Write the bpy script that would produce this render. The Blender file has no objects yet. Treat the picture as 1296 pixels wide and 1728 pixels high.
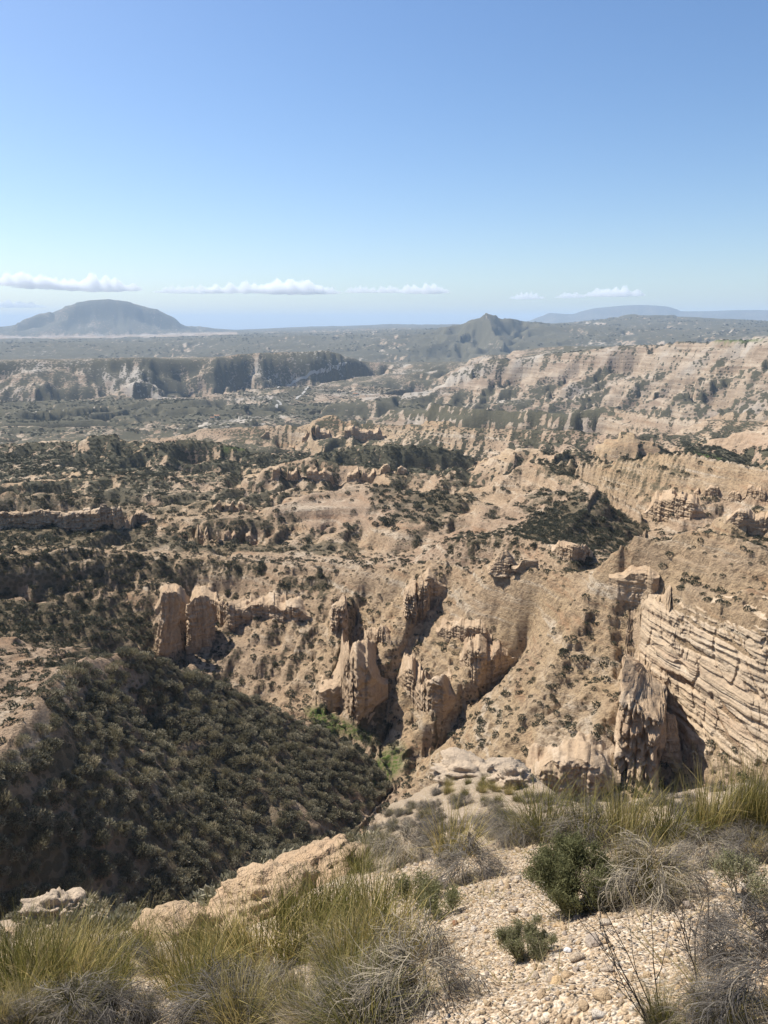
import bpy, bmesh, math, random, time
import numpy as np
from mathutils import Vector, Matrix
T0 = time.time()
random.seed(7)
RNG = np.random.default_rng(11)
S = bpy.context.scene
COL = S.collection
PI = math.pi

# ------------------------------------------------------------------ camera
FOCAL = 1305.0                      # focal length in photo pixels (photo 1296 x 1728)
PITCH = math.radians(13.6)          # looking down
cam_d = bpy.data.cameras.new('camera')
cam = bpy.data.objects.new('camera', cam_d)
COL.objects.link(cam)
cam.location = (0, 0, 0)
cam.rotation_euler = (math.radians(90) - PITCH, 0, 0)
cam_d.sensor_fit = 'VERTICAL'
cam_d.sensor_height = 24.0
cam_d.lens = 24.0 * FOCAL / 1728.0
cam_d.clip_start = 0.05
cam_d.clip_end = 200000.0
S.camera = cam

# ------------------------------------------------------------------ sky and sun
HAZE_DENSITY = 0.000046
SUN_AZ = math.radians(-55.0)        # left of the view direction
SUN_EL = math.radians(50.0)
SUN_DIR = np.array([math.sin(SUN_AZ) * math.cos(SUN_EL), math.cos(SUN_AZ) * math.cos(SUN_EL), math.sin(SUN_EL)])
W = bpy.data.worlds.new('World')
S.world = W
W.use_nodes = True
wn, wl = W.node_tree.nodes, W.node_tree.links
wn.clear()
w_out = wn.new('ShaderNodeOutputWorld')
w_bg = wn.new('ShaderNodeBackground')
w_sky = wn.new('ShaderNodeTexSky')
w_sky.sky_type = 'NISHITA'
w_sky.sun_disc = False
w_sky.sun_elevation = SUN_EL
w_sky.sun_rotation = SUN_AZ
w_sky.altitude = 800
w_sky.air_density = 1.0
w_sky.dust_density = 1.4
w_sky.ozone_density = 2.4
w_bg.inputs['Strength'].default_value = 0.092
w_hs = wn.new('ShaderNodeHueSaturation')
w_hs.inputs['Saturation'].default_value = 1.18
w_hs.inputs['Hue'].default_value = 0.503
wl.new(w_sky.outputs[0], w_hs.inputs['Color'])
wl.new(w_hs.outputs[0], w_bg.inputs['Color'])
wl.new(w_bg.outputs[0], w_out.inputs['Surface'])

sun_d = bpy.data.lights.new('sun', 'SUN')
sun_d.energy = 5.0
sun_d.angle = math.radians(0.53)
sun_d.color = (1.0, 0.95, 0.87)
sun = bpy.data.objects.new('sun', sun_d)
COL.objects.link(sun)
sun.rotation_euler = Vector(SUN_DIR).to_track_quat('Z', 'Y').to_euler()
sun.location = (-60, 40, 90)

S.view_settings.view_transform = 'Standard'
S.view_settings.look = 'None'
S.view_settings.exposure = 0.66
S.view_settings.gamma = 1.0
S.view_settings.use_curve_mapping = False
S.render.engine = 'CYCLES'
S.cycles.max_bounces = 18
S.cycles.diffuse_bounces = 3
S.cycles.glossy_bounces = 2
S.cycles.transmission_bounces = 3
S.cycles.volume_bounces = 16
S.cycles.transparent_max_bounces = 8
S.cycles.use_denoising = True
S.cycles.volume_step_rate = 4.0

# ------------------------------------------------------------------ numbers: noise, projection
CP, SP = math.cos(PITCH), math.sin(PITCH)

def pix(u, v, h):
    """world point on the sight line of photo pixel (u,v) at horizontal distance h"""
    a = (u - 648.0) / FOCAL
    b = (864.0 - v) / FOCAL
    y = CP + b * SP
    z = -SP + b * CP
    k = h / math.hypot(a, y)
    return (a * k, y * k, z * k)

def project(x, y, z):
    d = y * CP - z * SP
    d = np.where(np.abs(d) < 1e-6, 1e-6, d)
    return 648.0 + FOCAL * x / d, 864.0 - FOCAL * (y * SP + z * CP) / d

def hash2(ix, iy, seed):
    h = (ix.astype(np.int64) * 374761393 + iy.astype(np.int64) * 668265263 + seed * 974634777) & 0xFFFFFFFF
    h = ((h ^ (h >> 13)) * 1274126177) & 0xFFFFFFFF
    h = h ^ (h >> 16)
    a = ((h & 0xFFFF) / 65535.0).astype(np.float32)
    b = (((h >> 16) & 0xFFFF) / 65535.0).astype(np.float32)
    return a, b

def perlin(x, y, seed=0):
    xi = np.floor(x); yi = np.floor(y)
    fx = (x - xi).astype(np.float32); fy = (y - yi).astype(np.float32)
    xi = xi.astype(np.int64); yi = yi.astype(np.int64)
    ux = fx * fx * fx * (fx * (fx * 6 - 15) + 10)
    uy = fy * fy * fy * (fy * (fy * 6 - 15) + 10)
    def g(dx, dy):
        a, _ = hash2(xi + dx, yi + dy, seed)
        ang = a * (2 * PI)
        return np.cos(ang) * (fx - dx) + np.sin(ang) * (fy - dy)
    n0 = g(0, 0); n1 = g(1, 0); n2 = g(0, 1); n3 = g(1, 1)
    a = n0 + ux * (n1 - n0); b = n2 + ux * (n3 - n2)
    return (a + uy * (b - a)) * 1.5

def fbm(x, y, octaves, seed=0, gain=0.5):
    s = 0; a = 1.0
    for k in range(octaves):
        s = s + a * perlin(x * 2 ** k + 17.3 * k, y * 2 ** k - 9.1 * k, seed + k)
        a *= gain
    return s

def sstep(a, b, x):
    t = np.clip((x - a) / (b - a), 0, 1)
    return t * t * (3 - 2 * t)

def gully(px, py, dx, dy, seed):
    """stripes running along (perpendicular to) the direction d: cell-blended cosine ridges"""
    ix = np.floor(px); iy = np.floor(py)
    fx = (px - ix).astype(np.float32) - 0.5; fy = (py - iy).astype(np.float32) - 0.5
    ix = ix.astype(np.int64); iy = iy.astype(np.int64)
    va = np.zeros_like(fx); ga = np.zeros_like(fx); wt = np.zeros_like(fx)
    for i in (-1, 0, 1):
        for j in (-1, 0, 1):
            a, b = hash2(ix + i, iy + j, seed)
            qx = fx - i - (a - 0.5) * 0.9
            qy = fy - j - (b - 0.5) * 0.9
            w = np.exp(-(qx * qx + qy * qy) * 2.2)
            ph = 2 * PI * (qx * dx + qy * dy)
            va += np.cos(ph) * w
            ga += -np.sin(ph) * w
            wt += w
    return va / wt, ga / wt

# ------------------------------------------------------------------ macro relief: crest and valley lines (u, v, distance)
L = []          # each: list of (x, y, z)
def line(*pts, dz=0.0):
    L.append([(p[0], p[1], p[2] + dz) for p in (pix(*q) for q in pts)])
def line_z(*pts):
    """(u, h, z): direction from the u column at mid height, explicit z"""
    out = []
    for u, h, z in pts:
        th = math.atan2((u - 648.0) / FOCAL, 0.93)
        out.append((h * math.sin(th), h * math.cos(th), z))
    L.append(out)

# the spur we stand on
line_z((-900, .6, -1.62), (648, .6, -1.62), (2200, .6, -1.62))
line((-300, 1760, 2.3), (0, 1740, 2.15), (300, 1740, 1.95), (600, 1740, 1.75), (900, 1740, 1.65), (1296, 1740, 1.6), (1600, 1740, 1.65))
line((-300, 1660, 3.9), (0, 1655, 3.5), (250, 1650, 3.1), (500, 1640, 2.6), (750, 1640, 2.1), (1000, 1640, 1.95), (1296, 1640, 1.9), (1600, 1640, 1.95))
line((-300, 1600, 6.8), (0, 1595, 6.2), (250, 1590, 5.4), (450, 1570, 4.5), (620, 1550, 3.8), (750, 1540, 3.1), (900, 1530, 2.85), (1100, 1520, 2.8), (1296, 1520, 2.7), (1600, 1520, 2.75))
line((620, 1470, 6), (700, 1460, 5.0), (760, 1450, 4.4), (900, 1440, 4.2), (1100, 1440, 4.0), (1296, 1440, 3.9), (1600, 1440, 3.95))
line((640, 1420, 8.5), (720, 1395, 8), (850, 1385, 7.0), (1000, 1385, 6.3), (1150, 1380, 6), (1296, 1370, 5.8), (1600, 1370, 5.9))
FG = [(-300, 1600, 18), (0, 1580, 18), (100, 1535, 18), (200, 1550, 16), (300, 1565, 14), (400, 1550, 12), (440, 1510, 11),
      (520, 1475, 11), (570, 1455, 12), (620, 1395, 14), (660, 1360, 16), (700, 1342, 17), (760, 1312, 19), (820, 1300, 19),
      (880, 1312, 17), (930, 1340, 14.5), (1000, 1338, 13.5), (1100, 1335, 12.5), (1200, 1322, 11.5), (1296, 1310, 11), (1600, 1300, 11)]
line(*FG)
L.append([(p[0] * 1.4, p[1] * 1.4, p[2] - q[2] * .4 * 1.15) for p, q in ((pix(*q), q) for q in FG)])
line_z((-400, 46, -50), (300, 46, -50), (600, 46, -47), (1000, 46, -46), (1700, 46, -44))
# scrub hill, lower left
line_z((-400, 68, -66), (0, 70, -68), (250, 72, -78), (446, 80, -84), (560, 95, -86), (700, 100, -84), (1000, 95, -79), (1700, 90, -76))
line((-300, 1540, 78), (0, 1530, 82), (100, 1530, 84), (200, 1540, 86), (300, 1550, 90), (446, 1530, 97))
line((446, 1530, 97), (525, 1465, 108), (556, 1420, 118), (620, 1375, 132), (667, 1330, 145), (640, 1280, 158), (600, 1240, 170), (540, 1205, 180),
     (490, 1195, 186), (400, 1192, 196), (300, 1150, 206), (240, 1100, 214))
line((178, 1102, 138), (231, 1099, 142), (294, 1118, 145), (367, 1149, 148), (436, 1183, 150), (499, 1212, 150), (567, 1249, 150), (630, 1286, 149), (660, 1320, 146))
line((178, 1102, 138), (130, 1118, 128), (85, 1150, 116), (55, 1200, 106), (10, 1260, 97), (-60, 1340, 88), (-200, 1450, 80))
line((240, 1200, 131), (350, 1310, 121), (470, 1430, 111), dz=-1.2)
line((300, 1190, 137), (450, 1320, 125), (540, 1400, 118), dz=1.0)
# little ridges to the left of it
line((-260, 1150, 150), (-100, 1150, 142), (50, 1133, 150), (150, 1108, 158), dz=-2)
line((-260, 1050, 190), (0, 1078, 180), (80, 1085, 178), (160, 1092, 176))
line((-260, 1060, 208), (0, 1068, 200), (150, 1095, 200), dz=-4)
line((-260, 1000, 238), (0, 1000, 236), (100, 1010, 232), (200, 1050, 222), (235, 1080, 216))
# tan spur with the two towers
line((-260, 1010, 246), (60, 1005, 240), (150, 1045, 230), (240, 1095, 219), (280, 1112, 214), (330, 1140, 208), (400, 1175, 200), (490, 1195, 187))
line((-260, 960, 245), (60, 935, 254), (120, 915, 262), (200, 919, 264), (300, 937, 262), (380, 932, 258), (430, 947, 252), (520, 944, 242), (600, 949, 232), (680, 949, 222), (740, 934, 212))
# middle wall: ribs and gullies
line((740, 934, 212), (700, 1010, 200), (655, 1075, 189), (620, 1130, 181), (600, 1200, 173))
line((560, 960, 234), (540, 1040, 214), (520, 1120, 198), (505, 1180, 188), dz=-1)
line((470, 955, 244), (450, 1040, 224), (430, 1110, 208), dz=1.0)
line((765, 968, 205), (722, 1050, 194), (690, 1110, 186.5), (655, 1190, 176.5), (640, 1270, 163), dz=0.0)
line((592, 1010, 216), (575, 1075, 203), (556, 1130, 192), (545, 1190, 183), dz=1.2)
line((606, 1012, 217), (592, 1080, 204), (580, 1130, 194), (572, 1195, 182), dz=-1.6)
line((305, 990, 246), (300, 1040, 235), (290, 1095, 222), dz=2.0)
line((324, 990, 248), (320, 1040, 237), (312, 1105, 219), dz=-3.0)
line((843, 1045, 182), (838, 1080, 177), (785, 1150, 168), (720, 1210, 160.5))
line((892, 1085, 178), (840, 1140, 172), (760, 1210, 164), (700, 1280, 155), dz=-1.0)
line((740, 934, 212), (790, 962, 202), (850, 936, 193), (872, 955, 188), (920, 962, 182), (960, 967, 176), (1000, 957, 172), (1035, 925, 169), (1045, 908, 168), (1100, 901, 166), (1180, 889, 166), (1230, 900, 162), (1296, 930, 156), (1550, 970, 150))
line((1000, 957, 172), (960, 1080, 156), (880, 1200, 142), (800, 1300, 132))
line((700, 1335, 140), (800, 1345, 127), (900, 1350, 119), (950, 1350, 117))
line((1050, 960, 167.5), (1062, 1010, 163.5), (1080, 1100, 156), (1112, 1160, 149), (1150, 1230, 143), (1140, 1300, 134), (1120, 1350, 126))
line((1078, 1010, 160), (1150, 1015, 150), (1220, 1020, 143), (1296, 1030, 137), (1550, 1050, 132))
line((1085, 1100, 154.5), (1112, 1160, 149), (1180, 1222, 139), (1240, 1290, 129), (1296, 1315, 124), (1550, 1340, 118))
line((1100, 1140, 149.5), (1045, 1180, 139), (1000, 1230, 131), (950, 1295, 122))
# behind the wall
line((60, 955, 285), (300, 955, 285), (500, 962, 268), (640, 968, 250), (760, 962, 232), (800, 980, 222), (900, 990, 212), (980, 975, 206), (1015, 950, 222), (1045, 915, 255), (1095, 875, 350), dz=-3)
line((740, 912, 268), (780, 903, 264), (850, 897, 258), (930, 918, 240), (965, 940, 226))
line((-260, 885, 350), (0, 887, 350), (150, 882, 345), (250, 896, 335), (370, 928, 310))
line((-260, 905, 375), (0, 895, 385), (160, 893, 372), (300, 905, 350), (400, 922, 325), (480, 925, 316), (600, 930, 306), (700, 932, 292))
line((330, 882, 345), (420, 872, 350), (500, 842, 368), (560, 826, 385), (620, 815, 395), (720, 830, 400))
line((-260, 840, 430), (0, 832, 428), (80, 832, 424), (160, 836, 412), (240, 846, 405), (300, 850, 398), (380, 845, 396), (440, 850, 390))
line((-260, 795, 560), (0, 805, 560), (200, 800, 560), (380, 802, 545), (440, 782, 540), (520, 776, 540), (600, 786, 530), (700, 800, 500), (760, 800, 480))
line((-260, 830, 480), (0, 825, 480), (250, 830, 470), (450, 835, 450), (600, 812, 450), (730, 826, 440), dz=-20)
line((760, 870, 330), (800, 818, 380), (890, 784, 400), (950, 800, 370), (1010, 827, 338), (985, 865, 300), (940, 902, 264))
line((960, 785, 430), (1020, 832, 390), (1095, 868, 350), (1190, 885, 322), (1260, 893, 318))
line((900, 771, 470), (930, 768, 450), (1060, 764, 400), (1150, 764, 380), (1210, 778, 368), (1296, 795, 350), (1550, 812, 340))
line((1185, 887, 264), (1230, 862, 268), (1296, 845, 270), (1550, 830, 270))
line((1190, 912, 240), (1296, 912, 236), (1550, 915, 230), dz=-6)
# badlands in the middle distance
line((760, 800, 560), (850, 790, 540), (930, 782, 500), (1100, 778, 470), (1296, 800, 430), (1550, 815, 420), dz=-28)
line((970, 766, 640), (1010, 745, 620), (1045, 729, 610), (1090, 742, 610), (1150, 757, 610))
line((790, 785, 640), (830, 757, 620), (850, 748, 610), (900, 760, 600), (935, 768, 560))
line((-260, 770, 720), (0, 775, 700), (130, 770, 700), (300, 778, 680), (420, 775, 700), (500, 768, 720), (660, 770, 720), (780, 775, 700), dz=-10)
line((-260, 745, 850), (0, 752, 820), (100, 748, 810), (200, 733, 800), (260, 745, 790), (330, 743, 790), (420, 752, 760))
line((480, 770, 760), (600, 752, 760), (700, 757, 740), (780, 748, 760))
line((1150, 752, 700), (1200, 735, 690), (1250, 728, 680), (1296, 722, 670), (1550, 720, 660))
line((0, 740, 980), (300, 745, 960), (500, 745, 950), (700, 742, 900), (900, 748, 850), (1150, 745, 830), (1296, 745, 800), (1550, 745, 780), dz=-20)
line((330, 722, 1200), (420, 718, 1150), (500, 714, 1100), (560, 702, 1080), (640, 712, 1050), (720, 704, 1020), (800, 722, 960), (900, 726, 930), (1000, 722, 920), (1060, 715, 900))
line((1080, 722, 1000), (1180, 712, 1000), (1296, 705, 980), (1550, 700, 960))
line((330, 722, 1450), (560, 716, 1450), (800, 722, 1300), (1000, 725, 1200), (1296, 722, 1150), (1550, 720, 1100), dz=-60)
line((640, 690, 1700), (700, 682, 1650), (800, 690, 1500), (900, 688, 1450), (960, 690, 1400), (1000, 680, 1500), (1100, 692, 1300), (1296, 685, 1200), (1550, 680, 1150))
line((600, 700, 1950), (900, 702, 1800), (1100, 702, 1560), (1296, 702, 1440), (1550, 700, 1350), dz=-72)
# river valley and the two table lands
line((-260, 725, 2000), (0, 722, 1950), (200, 715, 1980), (380, 703, 2050), (480, 697, 2150), (600, 680, 2450), (690, 655, 3000))
line((-260, 735, 1500), (0, 738, 1450), (200, 728, 1500), (330, 714, 1650), dz=-28)
line((-260, 670, 2780), (0, 672, 2740), (300, 668, 2800), (450, 655, 2960), (560, 640, 3150), (640, 630, 3500))
line((-260, 613, 3150), (0, 611, 3150), (120, 607, 3160), (200, 606, 3160), (290, 605, 3160), (385, 603, 3180), (400, 595, 3250), (480, 590, 3300), (545, 589, 3350), (580, 595, 3420), (615, 606, 3500), (660, 622, 3600))
line((-260, 606, 4300), (0, 605, 4300), (200, 603, 4300), (385, 601, 4300), (600, 606, 4300))
line((640, 664, 2600), (690, 648, 2620), (750, 626, 2640), (785, 602, 2640), (850, 598, 2600), (915, 588, 2560), (1000, 587, 2450), (1100, 585, 2300), (1170, 577, 2200), (1296, 571, 2000), (1550, 566, 1900))
line((700, 672, 2280), (900, 668, 2230), (1100, 660, 1960), (1296, 655, 1720), (1550, 650, 1600))
line((785, 600, 3400), (915, 585, 3400), (1100, 580, 3400), (1296, 566, 3300), (1550, 562, 3200))
line((920, 650, 2150), (1000, 625, 2260), (1060, 605, 2320), (1110, 592, 2330))
line((1130, 660, 1800), (1190, 630, 1900), (1230, 605, 2000), (1260, 590, 2050))
line((372, 706, 2000), (402, 690, 2010), (432, 706, 2000))
line((402, 690, 2010), (402, 709, 1960))
line((365, 708, 2080), (402, 703, 2100), (440, 706, 2080), dz=-8)
line((40, 694, 2320), (90, 676, 2400), (130, 672, 2450), (190, 692, 2420))
line((270, 694, 2300), (320, 676, 2420), (350, 672, 2480), (400, 684, 2500))
line((180, 708, 2120), (225, 692, 2180), (290, 702, 2200))
line((-60, 705, 2080), (30, 690, 2150), (100, 704, 2150))
line((430, 672, 2650), (490, 655, 2760), (540, 658, 2850), (580, 666, 2850))
line((520, 684, 2250), (580, 668, 2350), (640, 662, 2500), (690, 668, 2400))
line((160, 668, 2620), (220, 650, 2800), (240, 634, 2980), (250, 618, 3090))
line((400, 655, 2900), (420, 636, 3060), (430, 612, 3200))
line((60, 655, 2780), (85, 635, 2930), (95, 620, 3060))
# far country
line_z((-900, 5200, -255), (0, 5200, -255), (500, 5000, -255), (700, 4700, -260), (900, 4600, -230), (1300, 4600, -200), (2200, 4600, -200))
line((-260, 582, 6500), (0, 580, 6500), (200, 579, 6500), (400, 570, 6900), (520, 565, 7000), (600, 573, 6600), (680, 572, 6400))
line((690, 598, 5300), (740, 574, 5800), (770, 549, 6300), (800, 531, 6400), (820, 521, 6500), (850, 529, 6600), (900, 541, 6700), (960, 550, 6900))
line((740, 602, 5250), (775, 568, 5900), (800, 546, 6200), (820, 532, 6400), (848, 542, 6300), (890, 562, 6150), (940, 570, 6000))
line((818, 530, 6400), (840, 564, 5800), (880, 596, 5200))
line((700, 575, 7300), (760, 548, 7300), (818, 528, 7100), (880, 543, 7300))
line((960, 578, 5600), (1100, 572, 5600), (1296, 566, 5600), (1550, 560, 5600))
line((900, 552, 8200), (960, 548, 8400), (1000, 541, 8600), (1040, 534, 8800), (1070, 527, 9000), (1095, 532, 9000), (1140, 531, 9200), (1180, 536, 9300), (1296, 541, 9300), (1550, 545, 9300))
line((-260, 572, 9600), (0, 571, 9600), (200, 570, 9600), (370, 564, 9800))
line((-260, 568, 11300), (0, 568, 11300), (200, 567, 11300), (358, 561, 11500))
line((-160, 580, 12500), (-60, 563, 12600), (0, 549, 12700), (45, 530, 12800), (80, 522, 12800), (92, 523, 12800), (106, 512, 12800), (130, 505, 12800), (185, 502, 12800), (226, 504, 12800), (236, 515, 12800), (268, 518, 12800), (292, 529, 12800), (320, 543, 12800), (358, 559, 12700))
line((-60, 570, 12100), (60, 550, 12250), (110, 530, 12400), (200, 524, 12450), (270, 540, 12350), (340, 560, 12100))
line((-60, 563, 13400), (60, 530, 13400), (110, 513, 13400), (200, 504, 13400), (270, 520, 13400), (340, 552, 13400))
line_z((-500, 15500, -100), (0, 15500, -100), (300, 15500, -100), (420, 14500, -100))
line((358, 560, 12500), (440, 554, 15500), (520, 550, 16000), (600, 549, 16000), (650, 546, 16000), (760, 546, 15000), (900, 553, 11000))
line_z((-900, 18500, -220), (648, 18500, -220), (2200, 18500, -220))
line((880, 546, 21500), (925, 525, 22000), (960, 530, 22000), (1000, 518, 22000), (1060, 513, 22000), (1090, 512, 22000), (1130, 515, 22000), (1160, 525, 22000), (1200, 524, 22500), (1240, 521, 22500), (1296, 520, 22500), (1400, 530, 22500), (1600, 530, 22500))
line_z((-900, 26000, -220), (648, 26000, -220), (2200, 26000, -220))
line_z((-900, 46000, -230), (648, 46000, -230), (2200, 46000, -230))

# harmonic interpolation of those lines on a log-polar grid (conformal, so the same as in the plane)
TH_MAX = math.radians(46)
LR0, LR1 = math.log(0.5), math.log(46500.0)
def solve_macro():
    levels = [(33, 112), (65, 224), (129, 448), (257, 896), (513, 1120)]
    Z = None
    for nt, nr in levels:
        num = np.zeros((nr, nt)); den = np.zeros((nr, nt))
        for pl in L:
            P = np.array(pl)
            lr = np.log(np.hypot(P[:, 0], P[:, 1])); th = np.arctan2(P[:, 0], P[:, 1])
            for k in range(len(P) - 1):
                n = int(max(abs(th[k + 1] - th[k]) / (2 * TH_MAX) * nt, abs(lr[k + 1] - lr[k]) / (LR1 - LR0) * nr) * 3) + 2
                t = np.linspace(0, 1, n)
                tt = th[k] + (th[k + 1] - th[k]) * t; rr = lr[k] + (lr[k + 1] - lr[k]) * t
                zz = P[k, 2] + (P[k + 1, 2] - P[k, 2]) * t
                ci = np.rint((tt + TH_MAX) / (2 * TH_MAX) * (nt - 1)).astype(int)
                ri = np.rint((rr - LR0) / (LR1 - LR0) * (nr - 1)).astype(int)
                m = (ci >= 0) & (ci < nt) & (ri >= 0) & (ri < nr)
                np.add.at(num, (ri[m], ci[m]), zz[m]); np.add.at(den, (ri[m], ci[m]), 1.0)
        mask = den > 0
        fixed = np.where(mask, num / np.maximum(den, 1), 0)
        if Z is None:
            Z = np.full((nr, nt), 0.0)
            rows = np.where(mask.any(1))[0]
            rm = np.array([fixed[r][mask[r]].mean() for r in rows])
            Z[:] = np.interp(np.arange(nr), rows, rm)[:, None]
        else:
            pr, pt = Z.shape
            a = np.linspace(0, pr - 1, nr); b = np.linspace(0, pt - 1, nt)
            a0 = np.minimum(a.astype(int), pr - 2); b0 = np.minimum(b.astype(int), pt - 2)
            fa = (a - a0)[:, None]; fb = (b - b0)[None]
            Z = (Z[a0][:, b0] * (1 - fa) * (1 - fb) + Z[a0 + 1][:, b0] * fa * (1 - fb) + Z[a0][:, b0 + 1] * (1 - fa) * fb + Z[a0 + 1][:, b0 + 1] * fa * fb)
        dt = 2 * TH_MAX / (nt - 1); dr = (LR1 - LR0) / (nr - 1)
        wt_, wr_ = 1 / dt ** 2, 1 / dr ** 2
        s = 2 * (wt_ + wr_)
        for it in range(500 if nt < 100 else 260):
            E = np.pad(Z, 1, mode='edge')
            N = (wt_ * (E[1:-1, :-2] + E[1:-1, 2:]) + wr_ * (E[:-2, 1:-1] + E[2:, 1:-1])) / s
            Z = np.where(mask, fixed, N)
    return Z
MACRO = solve_macro()
# relax the very creases a little
for _ in range(2):
    E = np.pad(MACRO, 1, mode='edge')
    MACRO = MACRO * .5 + .125 * (E[1:-1, :-2] + E[1:-1, 2:] + E[:-2, 1:-1] + E[2:, 1:-1])
def box(A, k, ax):
    P = np.pad(A, [(k + 1, k) if i == ax else (0, 0) for i in range(2)], mode='edge')
    c = np.cumsum(P, axis=ax)
    n = A.shape[ax]
    return (np.take(c, np.arange(2 * k + 1, 2 * k + 1 + n), ax) - np.take(c, np.arange(0, n), ax)) / (2 * k + 1)
BLUR = box(box(box(box(MACRO, 8, 1), 8, 1), 3, 0), 3, 0)
CREST = (MACRO - BLUR) / np.exp(np.linspace(LR0, LR1, MACRO.shape[0]))[:, None]      # > 0 on convex ground
print('macro', time.time() - T0)

def grid_lookup(A, th, lr):
    nr, nt = A.shape
    c = np.clip((th + TH_MAX) / (2 * TH_MAX) * (nt - 1), 0, nt - 1.001)
    r = np.clip((lr - LR0) / (LR1 - LR0) * (nr - 1), 0, nr - 1.001)
    c0 = c.astype(int); r0 = r.astype(int); fc = c - c0; fr = r - r0
    return (A[r0, c0] * (1 - fc) * (1 - fr) + A[r0, c0 + 1] * fc * (1 - fr) + A[r0 + 1, c0] * (1 - fc) * fr + A[r0 + 1, c0 + 1] * fc * fr)

def macro_z(th, lr):
    """beyond the fan the relief goes on from one edge round the back to the other"""
    back = np.abs(th) > TH_MAX
    z = grid_lookup(MACRO, np.clip(th, -TH_MAX, TH_MAX), lr)
    if back.any():
        f = (np.where(th < 0, th + 2 * PI, th) - TH_MAX) / (2 * PI - 2 * TH_MAX)
        zl = grid_lookup(MACRO, np.full_like(th, TH_MAX), lr); zr = grid_lookup(MACRO, np.full_like(th, -TH_MAX), lr)
        z = np.where(back, zl * (1 - f) + zr * f, z)
    return z

def oct_weight(wl, r):
    """which wavelengths (m) exist where: small wrinkles belong to the near canyon, big ones to the far country"""
    hi = sstep(0.12, 0.045, wl / np.maximum(r, 1))
    return hi

def in_poly(px, py, poly):
    """even-odd test of points against a polygon"""
    inside = np.zeros(px.shape, bool)
    n = len(poly)
    for k in range(n):
        x0, y0 = poly[k]; x1, y1 = poly[(k + 1) % n]
        if y0 == y1:
            continue
        c = (y0 > py) != (y1 > py)
        inside ^= c & (px < (x1 - x0) * (py - y0) / (y1 - y0) + x0)
    return inside

def plan(*pts):
    """polygon in (bearing, log distance) from (u, v, distance) points"""
    out = []
    for q in pts:
        p = pix(*q)
        out.append((math.atan2(p[0], p[1]), math.log(math.hypot(p[0], p[1]))))
    return out
HILL = plan((-330, 1540, 52), (446, 1530, 66), (560, 1440, 100), (600, 1395, 124), (640, 1360, 140), (667, 1330, 147), (630, 1286, 150), (567, 1249, 151), (499, 1212, 151),
            (436, 1183, 151), (367, 1149, 149), (294, 1118, 146), (231, 1099, 143), (178, 1102, 139), (130, 1118, 129), (85, 1150, 117), (55, 1200, 107), (10, 1260, 98), (-60, 1340, 89), (-200, 1450, 81))

CLIFF = plan((1082, 1005, 161), (1150, 1008, 153), (1220, 1012, 147), (1300, 1022, 141), (1560, 1040, 137), (1560, 1345, 112), (1296, 1325, 120), (1240, 1300, 125), (1180, 1235, 134), (1112, 1165, 146), (1085, 1100, 154))
BAND = plan((520, 1040, 222), (600, 1020, 217), (690, 990, 208), (745, 1000, 204), (700, 1090, 190), (665, 1180, 180), (600, 1215, 171), (535, 1190, 182))
BAND2 = plan((750, 1085, 186), (860, 1080, 176), (870, 1120, 172), (740, 1215, 158), (690, 1200, 168))
def relief_coarse(th, lr, z0):
    """broken ridges and spurs of the badlands, before the gullies are cut"""
    r = np.exp(lr); x = r * np.sin(th); y = r * np.cos(th)
    z = z0.copy()
    wx = x + .22 * r * 0.2 * perlin(x / 260, y / 260, 5); wy = y + .044 * r * perlin(x / 260 + 9, y / 260, 6)
    band = sstep(215, 420, r) * (.25 + .75 * sstep(3600, 1500, r)) * sstep(16000, 9000, r)
    k = 0
    wl = 1500.0
    while wl > 20:
        w = sstep(.45, .2, wl / r) * sstep(.03, .07, wl / r) * band
        m = w > .01
        if m.any():
            n = perlin(wx[m] / wl, wy[m] / wl, 140 + k)
            rid = 1 - 2.2 * np.sqrt(n * n + .004)
            z[m] += w[m] * wl * .034 * (rid - .35)
        wl *= .5; k += 1
    return z

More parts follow.
